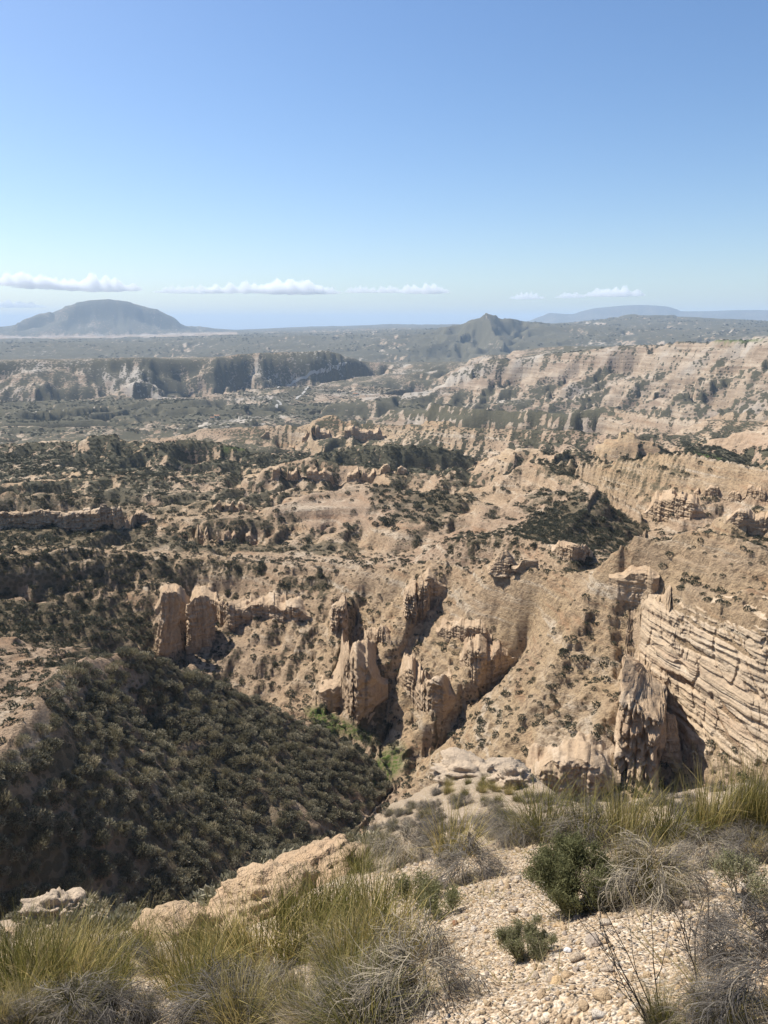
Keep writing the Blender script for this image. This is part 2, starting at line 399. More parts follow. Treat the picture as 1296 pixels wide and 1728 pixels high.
def relief(th, lr, gx, gy, z0):
    """gullies running down the slopes, wrinkles, ledges"""
    r = np.exp(lr); x = r * np.sin(th); y = r * np.cos(th)
    hill = in_poly(th, lr, HILL).astype(float)
    slope = np.hypot(gx, gy)
    sx = gx / np.maximum(slope, 1e-4); sy = gy / np.maximum(slope, 1e-4)
    steep = sstep(0.06, 0.4, slope) * (.25 + .75 * sstep(2.2, 1.1, slope))
    far = sstep(5200, 9000, r)
    near = sstep(40, 75, r)
    z = z0.copy()
    dx, dy = -sy, sx
    hx = np.zeros_like(z); hy = np.zeros_like(z)
    crest = 1 - .8 * sstep(.0005, .004, grid_lookup(CREST, np.clip(th, -TH_MAX, TH_MAX), lr))
    wl = 700.0
    k = 0
    while wl > 0.5:
        w = oct_weight(wl, r) * near * sstep(0.0007, 0.0016, wl / np.maximum(r, 1)) * (1 - .45 * hill)
        m = w > 0.01
        if m.any():
            jx = x[m] + .35 * wl * perlin(x[m] / wl / 1.7, y[m] / wl / 1.7, 51 + k); jy = y[m] + .35 * wl * perlin(x[m] / wl / 1.7 + 4, y[m] / wl / 1.7, 52 + k)
            px, py = jx / wl * 0.72, jy / wl * 0.72
            ddx = dx[m] + 0.8 * hx[m]; ddy = dy[m] + 0.8 * hy[m]
            n = np.maximum(np.hypot(ddx, ddy), .2)
            v, g = gully(px, py, ddx / n * 1.1, ddy / n * 1.1, 31 + k)
            v = 1 - 2 * np.sqrt(np.clip(0.5 - 0.5 * v, 0.0004, 1))
            mod = .35 + .9 * sstep(-.5, .6, perlin(jx / wl / 2.7, jy / wl / 2.7, 171 + k))
            deep = sstep(.006, .014, wl / r[m]) * (.5 + .5 * sstep(100, 300, r[m]))
            z[m] += (0.10 + (.11 + .06 * sstep(300, 500, r[m])) * deep * crest[m]) * wl * w[m] * (0.10 + 0.90 * steep[m]) * (1 - .5 * far[m]) * (v - .45 * deep) * mod * (.45 + .55 * crest[m])
            hx[m] += dx[m] * g * .6 * w[m]; hy[m] += dy[m] * g * .6 * w[m]
            q = perlin(px * 1.3 + 5.5, py * 1.3, 71 + k)
            z[m] += (0.07 + .12 * (wl < 9)) * wl * w[m] * q * (0.35 + .65 * steep[m]) * (1 - .5 * far[m]) * (1 - .55 * sstep(300, 500, r[m]))
        wl *= 0.5
        k += 1
    m = r < 60
    if m.any():
        xx, yy = x[m], y[m]
        zz = 0.10 * fbm(xx / 1.6, yy / 1.6, 3, 201) + 0.022 * fbm(xx / .28, yy / .28, 3, 211) * sstep(14, 5, r[m]) + 0.9 * fbm(xx / 9, yy / 9, 3, 221) * sstep(9, 22, r[m])
        z[m] += zz * sstep(1.0, 1.8, r[m]) * (1 - near[m])
    # ledged cliffs: hard beds, soft beds eaten back, upright cracks
    cl = np.maximum.reduce([in_poly(th, lr, c).astype(float) for c in (CLIFF, BAND, BAND2)])
    m = (cl > 0)
    print('cliff cells', int(m.sum()))
    if m.any():
        xs, ys = x[m], y[m]
        zs = z[m] + .22 * xs * sstep(20, 60, xs)
        n1 = perlin(xs / 9, ys / 9, 401); n2 = perlin(xs / 2.6, ys / 2.6, 402)
        crack = perlin(xs / 1.7, ys / 6, 403)
        st = 2.1
        q = zs / st + .7 * n1 + .18 * n2
        k = np.floor(q); f = q - k
        hard, _ = hash2(k, np.floor(xs / 11 + n1), 405)
        face = k + sstep(.55, .9, f)
        z[m] += (face - q) * st * (.35 + .75 * hard) * .95 - .9 * np.abs(crack) * sstep(.1, -.4, n1) + .5 * n2
    # strata: hard beds stand proud as ledges
    for lo, hi, step in ((40, 330, 2.3), (300, 1300, 6.5), (1200, 9000, 20.0)):
        sel = (r > lo) & (r < hi)
        xs, ys, zs = x[sel], y[sel], z[sel]
        wob = .7 * perlin(xs / (step * 40), ys / (step * 40), 91) + .14 * perlin(xs / (step * 5), ys / (step * 5), 92)
        q = zs / step + wob
        thick, _ = hash2(np.floor(q).astype(np.int64), (xs * 0).astype(np.int64), 97)
        terr = np.floor(q) + sstep(0.5 + .2 * thick, 0.93, q - np.floor(q))
        patch = sstep(0.0, 0.4, perlin(xs / (step * 12), ys / (step * 12), 95) + .5 * perlin(xs / (step * 3), ys / (step * 3), 96))
        amt = near[sel] * (1 - far[sel]) * steep[sel] * (0.40 + .55 * patch + .15 * (lo > 200)) * (.5 + .5 * thick) * (1 - hill[sel])
        edge = sstep(lo, lo * 1.08, r[sel]) * sstep(hi, hi * .92, r[sel])
        z[sel] = zs + (terr - q) * step * amt * edge * .95
    return z

# columns of the ground sheet: dense in view, coarser round the back
a_in = math.radians(29.6)
N_IN = 790
th_in = np.linspace(-a_in, a_in, N_IN)
th_out = a_in + (math.radians(60) - a_in) * np.linspace(0, 1, 45)[1:] ** 1.5
th_back = np.linspace(math.radians(60), 2 * PI - math.radians(60), 40)[1:-1]
TH = np.concatenate([-th_out[::-1], th_in, th_out, th_back])
NT = len(TH)

def rows_for():
    lr = np.linspace(LR0 + .05, LR1 - 0.01, 2600)
    tq = np.linspace(-math.radians(26), math.radians(26), 61)
    A, B = np.meshgrid(lr, tq, indexing='ij')
    z = macro_z(B, A)
    r = np.exp(A)
    el = np.arctan2(z, r)
    d = np.diff(el, axis=0)
    vis = el[1:] >= np.maximum.accumulate(el, axis=0)[:-1] - 0.01
    w = np.where(vis, np.abs(d) + 0.0002, 0.00012).mean(1) + 0.00035 * (np.exp(lr[1:]) > 50) + .00008
    w = w * (1 + .9 * sstep(105, 120, np.exp(lr[1:])) * sstep(205, 180, np.exp(lr[1:])))
    c = np.concatenate([[0], np.cumsum(w)])
    return np.interp(np.linspace(0, c[-1], 1280), c, lr)
LR = rows_for()
NR = len(LR)
print('rows', NR, 'cols', NT, 'between 120 and 160 m', int(((np.exp(LR) > 120) & (np.exp(LR) < 160)).sum()))

GR, GT = np.meshgrid(LR, TH, indexing='ij')
Z0 = macro_z(GT, GR)
def grads(Z):
    R = np.exp(GR)
    dzr = np.gradient(Z, axis=0) / np.gradient(GR, axis=0) / R
    dth = np.gradient(TH)
    dzt = np.gradient(Z, axis=1) / dth[None] / R
    gx = dzr * np.sin(GT) + dzt * np.cos(GT)
    gy = dzr * np.cos(GT) - dzt * np.sin(GT)
    return gx, gy
Z0 = relief_coarse(GT.ravel(), GR.ravel(), Z0.ravel()).reshape(Z0.shape)
gx0, gy0 = grads(Z0)
Z = relief(GT.ravel(), GR.ravel(), gx0.ravel(), gy0.ravel(), Z0.ravel()).reshape(Z0.shape)
R = np.exp(GR)
X = R * np.sin(GT); Y = R * np.cos(GT)
GX, GY = grads(Z)
print('relief', time.time() - T0)

def ground(x, y):
    """height of the finished ground under world points"""
    x = np.atleast_1d(np.asarray(x, float)); y = np.atleast_1d(np.asarray(y, float))
    lr = np.log(np.maximum(np.hypot(x, y), .6)); th = np.arctan2(x, y)
    r = np.clip(np.interp(lr, LR, np.arange(NR)), 0, NR - 1.001)
    c = np.clip(np.interp(th, TH[:N_IN + 88], np.arange(N_IN + 88)), 0, N_IN + 86.99)
    r0 = r.astype(int); c0 = c.astype(int); fr = r - r0; fc = c - c0
    return Z[r0, c0] * (1 - fr) * (1 - fc) + Z[r0 + 1, c0] * fr * (1 - fc) + Z[r0, c0 + 1] * (1 - fr) * fc + Z[r0 + 1, c0 + 1] * fr * fc

def hit(u, v, h0=1.2, h1=5000):
    """first ground point on the sight line of a photo pixel"""
    hs = np.exp(np.linspace(math.log(h0), math.log(h1), 6000))
    px, py, pz = pix(u, v, 1.0)
    g = ground(px * hs, py * hs)
    below = np.where(g >= pz * hs)[0]
    k = below[0] if len(below) else len(hs) - 1
    h = hs[k]
    return Vector((px * h, py * h, float(g[k]))), h

# ------------------------------------------------------------------ cover: where scrub grows, how the soil is tinted
NX, NY = -GX, -GY
NL = np.sqrt(NX * NX + NY * NY + 1)
ASPECT = -(NX * math.sin(SUN_AZ) + NY * math.cos(SUN_AZ)) / NL          # > 0 on the shady sides, where scrub keeps its moisture
STEEP = np.hypot(GX, GY)
U, V = project(X, Y, Z)
sc = np.maximum(R, 120)
VEG = 0.34 + .08 * sstep(300, 900, R) + .13 * sstep(700, 1500, R) + 1.0 * ASPECT + .22 * fbm(X / 70, Y / 70, 3, 301) + .20 * fbm(X / 420, Y / 420, 3, 305) - .36 * sstep(.7, 1.5, STEEP)
VEG += .22 * sstep(.25, .08, STEEP) * sstep(250, 600, R) + .13 * sstep(300, 420, R) * sstep(2600, 900, R) * (1 + .6 * sstep(500, 200, U)) - .10 * sstep(1850, 2100, R) * sstep(760, 560, U) * (R < 5000)
TONE = .5 + .5 * fbm(X / 160, Y / 160, 3, 311)
FRESH = np.zeros_like(Z)

def blob(u, v, ru, rv, h0, h1, rot=0.0):
    c, s = math.cos(rot), math.sin(rot)
    du, dv = (U - u), (V - v)
    e = np.hypot((du * c + dv * s) / ru, (-du * s + dv * c) / rv)
    e = e + .45 * fbm(X / (0.06 * sc), Y / (0.06 * sc), 3, 331)
    return sstep(1.3, .6, e) * (R > h0) * (R < h1)
hillm = in_poly(GT, GR, HILL)
VEG = np.where(hillm, .80 + .30 * fbm(X / 11, Y / 11, 3, 341), VEG)
tan_bits = [(40, 1200, 70, 75, 85, 172, -.8), (165, 1122, 40, 12, 110, 150, 0), (30, 1090, 90, 22, 150, 195, 0)]
for b in tan_bits:
    VEG = VEG * (1 - .75 * blob(*b))
scrub_bits = [(110, 1045, 150, 42, 190, 245, .12), (130, 905, 190, 20, 290, 372, .05), (360, 918, 110, 14, 290, 345, .1), (560, 925, 60, 10, 225, 330, 0), (870, 915, 140, 45, 205, 300, .15), (1010, 905, 80, 50, 260, 350, .5),
              (960, 870, 90, 60, 260, 350, .4), (1000, 800, 110, 25, 340, 480, .25), (1100, 790, 90, 30, 340, 420, .2), (1270, 905, 50, 20, 170, 262, .2), (1230, 770, 90, 24, 420, 640, .1), (690, 845, 90, 60, 330, 420, .3),
              (620, 770, 90, 25, 480, 780, .1), (730, 765, 80, 22, 480, 780, 0), (470, 925, 90, 12, 290, 340, 0), (500, 985, 80, 18, 225, 260, .05), (420, 960, 60, 16, 235, 270, 0),
              (600, 1240, 80, 60, 145, 185, .6), (900, 700, 300, 10, 1400, 1900, 0), (100, 695, 300, 26, 1700, 2600, 0), (480, 690, 260, 16, 1700, 2500, 0)]
for b in scrub_bits:
    VEG = VEG + .5 * blob(*b)
bare_bits = [(900, 1180, 130, 130, 110, 175, 0), (1190, 1080, 150, 190, 115, 170, 0), (560, 850, 140, 50, 340, 410, -.1), (1060, 745, 80, 18, 560, 660, 0), (1240, 870, 60, 28, 245, 275, 0), (1160, 920, 110, 30, 140, 172, 0), (780, 1080, 120, 120, 150, 205, 0),
             (1220, 735, 70, 12, 640, 720, 0), (1230, 810, 70, 30, 315, 368, 0), (830, 760, 60, 16, 560, 660, 0), (780, 650, 220, 14, 1500, 2700, -.1)]
for b in bare_bits:
    VEG = VEG - .42 * blob(*b)
for b in [(540, 1212, 50, 16, 150, 200, .5), (600, 1235, 36, 14, 150, 190, .5), (650, 1295, 22, 40, 138, 170, .6), (400, 757, 30, 4, 640, 900, 0), (1190, 770, 40, 6, 420, 640, .2), (1240, 574, 60, 3, 1900, 3400, 0)]:
    FRESH = np.maximum(FRESH, blob(*b))
TONE -= .5 * blob(880, 1200, 240, 160, 110, 190) + .45 * blob(1040, 745, 90, 20, 560, 660) + .5 * blob(1240, 870, 60, 30, 245, 275) + .3 * blob(1160, 800, 160, 50, 330, 420)
TONE += .35 * blob(560, 850, 160, 60, 330, 410) + .2 * blob(1180, 930, 130, 40, 130, 175)
VEG = np.where((R > 11400) | ((R > 5000) & (U > 690) & (U < 960)), np.maximum(VEG, .80 + .25 * fbm(X / 500, Y / 500, 3, 351)), VEG)
VEG += .22 * sstep(4700, 5200, R) * sstep(9400, 9000, R) - .45 * sstep(9000, 9500, R) * sstep(11900, 11300, R) * (U < 400)
VEG = np.clip(VEG, 0, 1); TONE = np.clip(TONE, 0, 1)
print('cover', time.time() - T0)

# ------------------------------------------------------------------ node helpers and materials
def new_mat(name):
    m = bpy.data.materials.new(name); m.use_nodes = True
    nt = m.node_tree; nt.nodes.clear()
    return m, nt
class NB:
    """small helper to write node trees"""
    def __init__(s, nt): s.nt = nt
    def n(s, t, **kw):
        nd = s.nt.nodes.new(t)
        for k, v in kw.items():
            setattr(nd, k, v)
        return nd
    def set(s, sock, v):
        if hasattr(v, 'is_linked') or hasattr(v, 'links'):
            s.nt.links.new(v, sock)
        else:
            sock.default_value = v
    def math(s, op, a, b=None, c=None, clamp=False):
        nd = s.n('ShaderNodeMath', operation=op, use_clamp=clamp)
        s.set(nd.inputs[0], a)
        if b is not None: s.set(nd.inputs[1], b)
        if c is not None: s.set(nd.inputs[2], c)
        return nd.outputs[0]
    def vmath(s, op, a, b=None, scale=None):
        nd = s.n('ShaderNodeVectorMath', operation=op)
        s.set(nd.inputs[0], a)
        if b is not None: s.set(nd.inputs[1], b)
        if scale is not None: s.set(nd.inputs['Scale'], scale)
        return nd.outputs['Value'] if op in ('LENGTH', 'DOT_PRODUCT') else nd.outputs[0]
    def noise(s, vec, scale, detail=4.0, rough=.55, dist=0.0):
        nd = s.n('ShaderNodeTexNoise')
        s.set(nd.inputs['Vector'], vec); s.set(nd.inputs['Scale'], scale); nd.inputs['Detail'].default_value = detail
        nd.inputs['Roughness'].default_value = rough; nd.inputs['Distortion'].default_value = dist
        return nd.outputs['Fac']
    def voro(s, vec, scale, feature='F1', out='Distance', rnd=1.0):
        nd = s.n('ShaderNodeTexVoronoi', feature=feature)
        s.set(nd.inputs['Vector'], vec); s.set(nd.inputs['Scale'], scale); nd.inputs['Randomness'].default_value = rnd
        return nd.outputs[out]
    def ramp(s, v, a, b, smooth=True):
        nd = s.n('ShaderNodeMapRange', interpolation_type='SMOOTHSTEP' if smooth else 'LINEAR')
        s.set(nd.inputs['Value'], v); s.set(nd.inputs['From Min'], a); s.set(nd.inputs['From Max'], b)
        return nd.outputs['Result']
    def mix(s, f, a, b, blend='MIX'):
        nd = s.n('ShaderNodeMix', data_type='RGBA', blend_type=blend)
        s.set(nd.inputs[0], f)
        s.set(nd.inputs[6], a if not isinstance(a, tuple) else (*a, 1) if len(a) == 3 else a)
        s.set(nd.inputs[7], b if not isinstance(b, tuple) else (*b, 1) if len(b) == 3 else b)
        return nd.outputs[2]
    def attr(s, name):
        return s.n('ShaderNodeAttribute', attribute_name=name).outputs['Fac']
    def bump(s, h, strength, dist, normal=None):
        nd = s.n('ShaderNodeBump'); s.set(nd.inputs['Height'], h); nd.inputs['Strength'].default_value = strength; s.set(nd.inputs['Distance'], dist)
        if normal is not None: s.set(nd.inputs['Normal'], normal)
        return nd.outputs[0]
    def out(s, color, rough=.9, normal=None, spec=.15, trans=None):
        p = s.n('ShaderNodeBsdfPrincipled'); o = s.n('ShaderNodeOutputMaterial')
        s.set(p.inputs['Base Color'], color if not isinstance(color, tuple) else (*color, 1))
        s.set(p.inputs['Roughness'], rough); p.inputs['Specular IOR Level'].default_value = spec
        if normal is not None: s.set(p.inputs['Normal'], normal)
        sh = p.outputs[0]
        if trans is not None:
            t = s.n('ShaderNodeBsdfTranslucent'); s.set(t.inputs['Color'], color if not isinstance(color, tuple) else (*color, 1))
            mx = s.n('ShaderNodeMixShader'); mx.inputs[0].default_value = trans
            s.nt.links.new(sh, mx.inputs[1]); s.nt.links.new(t.outputs[0], mx.inputs[2]); sh = mx.outputs[0]
        s.nt.links.new(sh, o.inputs['Surface'])

TAN_A, TAN_B, PALE, RUST = (.45, .325, .195), (.40, .285, .195), (.55, .45, .33), (.33, .19, .105)
def rock_colour(b, pos, tone, unit):
    """bedded marl and sandstone: unit = 1 for features of some metres"""
    sep = b.n('ShaderNodeSeparateXYZ'); b.set(sep.inputs[0], pos)
    cmb = b.n('ShaderNodeCombineXYZ')
    b.set(cmb.inputs[0], b.math('MULTIPLY', sep.outputs[0], .05)); b.set(cmb.inputs[1], b.math('MULTIPLY', sep.outputs[1], .05))
    b.set(cmb.inputs[2], b.math('MULTIPLY', sep.outputs[2], .9))
    beds = b.noise(cmb.outputs[0], .55 * unit, 5, .65)
    big = b.noise(pos, .035 * unit, 4, .6)
    fine = b.noise(pos, .9 * unit, 6, .7)
    c = b.mix(b.ramp(tone, .1, .9), TAN_A, TAN_B)
    c = b.mix(b.ramp(beds, .5, .68), c, PALE)
    c = b.mix(b.math('MULTIPLY', b.ramp(beds, .46, .33), .65), c, RUST)
    c = b.mix(b.math('MULTIPLY', b.ramp(big, .45, .7), .5), c, (.40, .30, .205))
    c = b.mix(b.math('MULTIPLY', b.ramp(fine, .54, .38), .75), c, (.23, .165, .105))
    return c, fine, beds

def make_terrain_mat():
    m, nt = new_mat('eroded_marl'); b = NB(nt)
    pos = b.n('ShaderNodeNewGeometry').outputs['Position']
    dist = b.vmath('LENGTH', pos)
    tone, veg, fresh = b.attr('tone'), b.attr('veg'), b.attr('fresh')
    c1, f1, b1 = rock_colour(b, pos, tone, 1.0)
    c2, f2, b2 = rock_colour(b, pos, tone, .26)
    farm = b.ramp(dist, 250, 900)
    col = b.mix(farm, c1, c2)
    # greyer, browner beds towards the river
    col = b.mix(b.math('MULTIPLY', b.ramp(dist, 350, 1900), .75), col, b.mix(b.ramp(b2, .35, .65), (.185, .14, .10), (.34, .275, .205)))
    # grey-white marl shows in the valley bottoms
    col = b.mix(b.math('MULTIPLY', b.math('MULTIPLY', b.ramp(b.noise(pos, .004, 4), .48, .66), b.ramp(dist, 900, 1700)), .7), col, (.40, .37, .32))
    # scrub too far off to be built: round dots whose cover follows the veg attribute
    n = b.noise(pos, .05, 3)
    cover = b.math('ADD', veg, b.math('MULTIPLY', b.math('SUBTRACT', n, .5), .55))
    v1 = b.voro(pos, .30); v2 = b.voro(pos, .125); v3 = b.voro(pos, .045)
    w1 = b.mix(b.ramp(dist, 900, 1800), v1, v2); w2 = b.mix(b.ramp(dist, 3500, 6000), w1, v3)
    rad = b.math('MULTIPLY_ADD', cover, .95, -.02)
    dots = b.ramp(b.math('SUBTRACT', w2, rad), .06, -.06)
    nf = b.noise(pos, .02, 5, .7)
    solid = b.ramp(b.math('ADD', veg, b.math('MULTIPLY', b.math('SUBTRACT', nf, .5), 1.1)), .5, .82)
    dots = b.math('MAXIMUM', dots, b.math('MULTIPLY', solid, .38))
    dots = b.math('MULTIPLY', dots, b.ramp(dist, 240, 620))
    under = b.math('MULTIPLY', b.ramp(b.math('ADD', veg, b.math('MULTIPLY', b.math('SUBTRACT', f1, .5), .8)), .52, .85), .85)
    under = b.math('MULTIPLY', under, b.ramp(dist, 620, 240))
    gcol = b.mix(b.noise(pos, .11, 3), (.072, .068, .044), (.125, .112, .072))
    tiny = b.ramp(b.math('SUBTRACT', b.voro(pos, .75), b.math('MULTIPLY_ADD', cover, .42, .12)), .05, -.05)
    tiny = b.math('MULTIPLY', tiny, b.math('MULTIPLY', b.ramp(dist, 800, 420), .8))
    col = b.mix(under, col, (.165, .13, .08))
    col = b.mix(tiny, col, (.12, .10, .062))
    col = b.mix(dots, col, gcol)
    col = b.mix(b.math('MULTIPLY', fresh, b.ramp(f1, .3, .6)), col, b.mix(b.noise(pos, .6, 3), (.05, .09, .018), (.11, .15, .035)))
    hgt = b.math('ADD', b.math('MULTIPLY', f1, .5), b.math('MULTIPLY', b.noise(pos, 2.6, 5, .7), .22))
    nrm = b.bump(hgt, 1.0, b.mix(farm, (2.4, 2.4, 2.4), (0, 0, 0)))
    h2 = b.math('ADD', f2, b.math('MULTIPLY', dots, .5))
    nrm = b.bump(h2, 1.0, b.math('MULTIPLY', farm, 3.2), nrm)
    b.out(col, .95, nrm, .08)
    return m
def make_gravel_mat():
    m, nt = new_mat('gravelly_soil'); b = NB(nt)
    pos = b.n('ShaderNodeNewGeometry').outputs['Position']
    dist = b.vmath('LENGTH', pos)
    cell = b.n('ShaderNodeTexVoronoi'); b.set(cell.inputs['Vector'], pos); cell.inputs['Scale'].default_value = 75
    cell2 = b.n('ShaderNodeTexVoronoi'); b.set(cell2.inputs['Vector'], pos); cell2.inputs['Scale'].default_value = 32
    sp = b.n('ShaderNodeSeparateColor'); b.set(sp.inputs[0], cell.outputs['Color'])
    big = b.noise(pos, 1.1, 4, .6); fine = b.noise(pos, 45, 4, .6)
    col = b.mix(b.ramp(big, .35, .7), (.47, .345, .22), (.42, .325, .225))
    peb = b.mix(sp.outputs[0], (.36, .25, .15), (.62, .53, .41))
    col = b.mix(b.ramp(sp.outputs[1], .25, .5), col, peb)
    col = b.mix(b.math('MULTIPLY', b.ramp(fine, .5, .3), .5), col, (.25, .175, .11))
    earth = b.ramp(b.math('ADD', b.noise(pos, .16, 4), b.math('MULTIPLY', b.attr('veg'), .5)), .62, .9)
    col = b.mix(b.math('MULTIPLY', earth, b.ramp(dist, 8, 14)), col, (.20, .155, .095))
    hh = b.math('MULTIPLY', b.ramp(cell.outputs['Distance'], .7, .1), .012)
    hh = b.math('ADD', hh, b.math('MULTIPLY', b.ramp(cell2.outputs['Distance'], .55, .1), .018))
    hh = b.math('ADD', hh, b.math('MULTIPLY', fine, .012))
    hh = b.math('ADD', hh, b.math('MULTIPLY', b.math('MULTIPLY', b.noise(pos, 3, 6, .65), .30), b.ramp(dist, 6, 14)))
    b.out(col, .95, b.bump(hh, 1.0, 1.0), .1)
    return m
def make_rock_mat(name, unit=1.0, bias=None):
    m, nt = new_mat(name); b = NB(nt)
    pos = b.n('ShaderNodeNewGeometry').outputs['Position']
    c, f, beds = rock_colour(b, pos, .35, unit)
    if bias: c = b.mix(.45, c, bias)
    h = b.math('ADD', b.math('MULTIPLY', f, .5), b.math('ADD', b.math('MULTIPLY', beds, .5), b.math('MULTIPLY', b.noise(pos, 4 * unit, 5, .65), .2)))
    b.out(c, .95, b.bump(h, 1.0, .8 / unit), .08)
    return m
def leaf_mat(name, a, c, dry=None, trans=.25):
    """colour varies by plant (object) and by blade (attribute)"""
    m, nt = new_mat(name); b = NB(nt)
    oi = b.n('ShaderNodeObjectInfo').outputs['Random']
    bl = b.attr('blade')
    col = b.mix(bl, a, c)
    if dry: col = b.mix(b.ramp(b.math('ADD', b.math('MULTIPLY', oi, .5), b.math('MULTIPLY', bl, .6)), .45, 1.0), col, dry)
    hs = b.n('ShaderNodeHueSaturation'); b.set(hs.inputs['Color'], col); b.set(hs.inputs['Value'], b.math('MULTIPLY_ADD', oi, .5, .75))
    b.out(hs.outputs[0], .7, None, .2, trans)
    return m
M_TERR = make_terrain_mat()
M_GRAVEL = make_gravel_mat()
M_ROCK = make_rock_mat('bedded_rock', 1.0, (.40, .295, .20))
M_BOULDER = make_rock_mat('conglomerate', 3.2, (.46, .345, .225))
M_PALEROCK = make_rock_mat('pale_conglomerate', 3.2, (.44, .38, .31))
M_SHRUB = leaf_mat('scrub_leaves', (.105, .10, .062), (.25, .228, .148), (.30, .265, .185))
M_SHRUB3 = leaf_mat('pale_scrub_leaves', (.15, .135, .075), (.31, .275, .165), (.37, .315, .21))
M_SHRUB2 = leaf_mat('dark_scrub_leaves', (.050, .054, .034), (.10, .10, .062), (.13, .12, .085))
M_GREEN = leaf_mat('esparto_green', (.060, .066, .018), (.27, .245, .06), (.44, .34, .14), .3)
M_DRY = leaf_mat('esparto_dead', (.10, .085, .068), (.30, .265, .215), (.34, .26, .155), .2)
M_DEADGREY = leaf_mat('esparto_dead_grey', (.045, .038, .032), (.20, .175, .145), (.27, .225, .155), .15)
M_STRAW = leaf_mat('esparto_straw', (.24, .19, .08), (.40, .32, .15), (.42, .34, .20), .3)
M_LEAF = leaf_mat('shrub_green', (.12, .125, .05), (.26, .25, .11), (.26, .23, .15), .35)
M_TWIG = leaf_mat('twigs', (.045, .035, .028), (.12, .095, .07), None, 0.0)

# ------------------------------------------------------------------ ground objects
def mesh_from(name, verts, faces_quads=None, tris=None, smooth=True, attrs=None, mat=None):
    me = bpy.data.meshes.new(name)
    verts = np.asarray(verts, np.float32)
    me.vertices.add(len(verts)); me.vertices.foreach_set('co', verts.ravel())
    loops, tot = [], []
    if faces_quads is not None and len(faces_quads):
        loops.append(np.asarray(faces_quads, np.int32).ravel()); tot.append(np.full(len(faces_quads), 4, np.int32))
    if tris is not None and len(tris):
        loops.append(np.asarray(tris, np.int32).ravel()); tot.append(np.full(len(tris), 3, np.int32))
    loops = np.concatenate(loops); tot = np.concatenate(tot)
    me.loops.add(len(loops)); me.loops.foreach_set('vertex_index', loops)
    me.polygons.add(len(tot)); me.polygons.foreach_set('loop_start', np.concatenate([[0], np.cumsum(tot)[:-1]]).astype(np.int32))
    me.polygons.foreach_set('loop_total', tot)
    me.polygons.foreach_set('use_smooth', np.full(len(tot), smooth, bool))
    me.update(calc_edges=True)
    for k, a in (attrs or {}).items():
        at = me.attributes.new(k, 'FLOAT', 'POINT'); at.data.foreach_set('value', np.asarray(a, np.float32))
    if mat: me.materials.append(mat)
    return me
def link(name, me, parent=None, loc=None):
    o = bpy.data.objects.new(name, me); COL.objects.link(o)
    if parent is not None: o.parent = parent
    if loc is not None: o.location = loc
    return o
def tag(o, label, cat, group=None):
    o['label'] = label; o['category'] = cat
    if group: o['group'] = group
    return o
def kind(o, k):
    o['kind'] = k; return o

def ub(th):
    """column of the photo for a bearing"""
    return 648 + FOCAL * np.tan(np.clip(th, -1.3, 1.3)) * .95
RF = .25 * (R[:-1, :-1] + R[1:, :-1] + R[:-1, 1:] + R[1:, 1:])
TF = .5 * (GT[:-1, :-1] + GT[:-1, 1:])
UF = ub(TF)
backline = np.interp(UF, [-260, 300, 500, 640, 760, 900, 980, 1010, 1045, 1100, 1600], [285, 285, 268, 250, 232, 212, 206, 215, 222, 205, 200])
reg = np.full(RF.shape, 'canyon_wall', dtype=object)
reg[RF > backline] = 'badlands'
reg[(RF > 1990)] = 'table_land'
reg[(RF > 1990) & (UF < 660)] = 'river_valley'
reg[RF > 4700] = 'distant_hills'
reg[RF > 9300] = 'plain'
reg[(RF > 11600) & (RF < 15400) & (UF < 400)] = 'table_mountain'
reg[RF > 18600] = 'far_mountains'
reg[RF < 45] = 'gravel_slope'
reg[in_poly(TF, np.log(RF), HILL)] = 'scrub_hillside'
IDX = np.arange(NR * NT).reshape(NR, NT)
QUADS = np.stack([IDX[:-1, :-1], IDX[:-1, 1:], IDX[1:, 1:], IDX[1:, :-1]], -1)
VV = np.stack([X, Y, Z], -1).reshape(-1, 3)
for nm in ('gravel_slope', 'scrub_hillside', 'canyon_wall', 'badlands', 'river_valley', 'table_land', 'distant_hills', 'plain', 'table_mountain', 'far_mountains'):
    q = QUADS[reg == nm]
    use, inv = np.unique(q, return_inverse=True)
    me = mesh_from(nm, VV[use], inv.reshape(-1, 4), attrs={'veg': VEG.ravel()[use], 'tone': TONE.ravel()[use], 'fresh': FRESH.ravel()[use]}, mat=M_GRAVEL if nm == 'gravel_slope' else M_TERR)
    kind(link(nm, me), 'structure')
print('ground', time.time() - T0)

# ------------------------------------------------------------------ haze
hb = bmesh.new()
bmesh.ops.create_cube(hb, size=1.0)
hm = bpy.data.meshes.new('haze'); hb.to_mesh(hm); hb.free()
haze = kind(link('haze', hm), 'stuff')
zt, zb = float(Z.max()) + 30.0, float(Z.min()) - 1.0
haze.scale = (97000, 97000, zt - zb)
haze.location = (0, 0, (zt + zb) / 2)
m, nt = new_mat('air'); b = NB(nt)
pv = b.n('ShaderNodeVolumePrincipled'); pv.inputs['Color'].default_value = (.58, .77, 1.0, 1); pv.inputs['Density'].default_value = HAZE_DENSITY; pv.inputs['Anisotropy'].default_value = 0.0
b.nt.links.new(pv.outputs[0], b.n('ShaderNodeOutputMaterial').inputs['Volume'])
hm.materials.append(m)

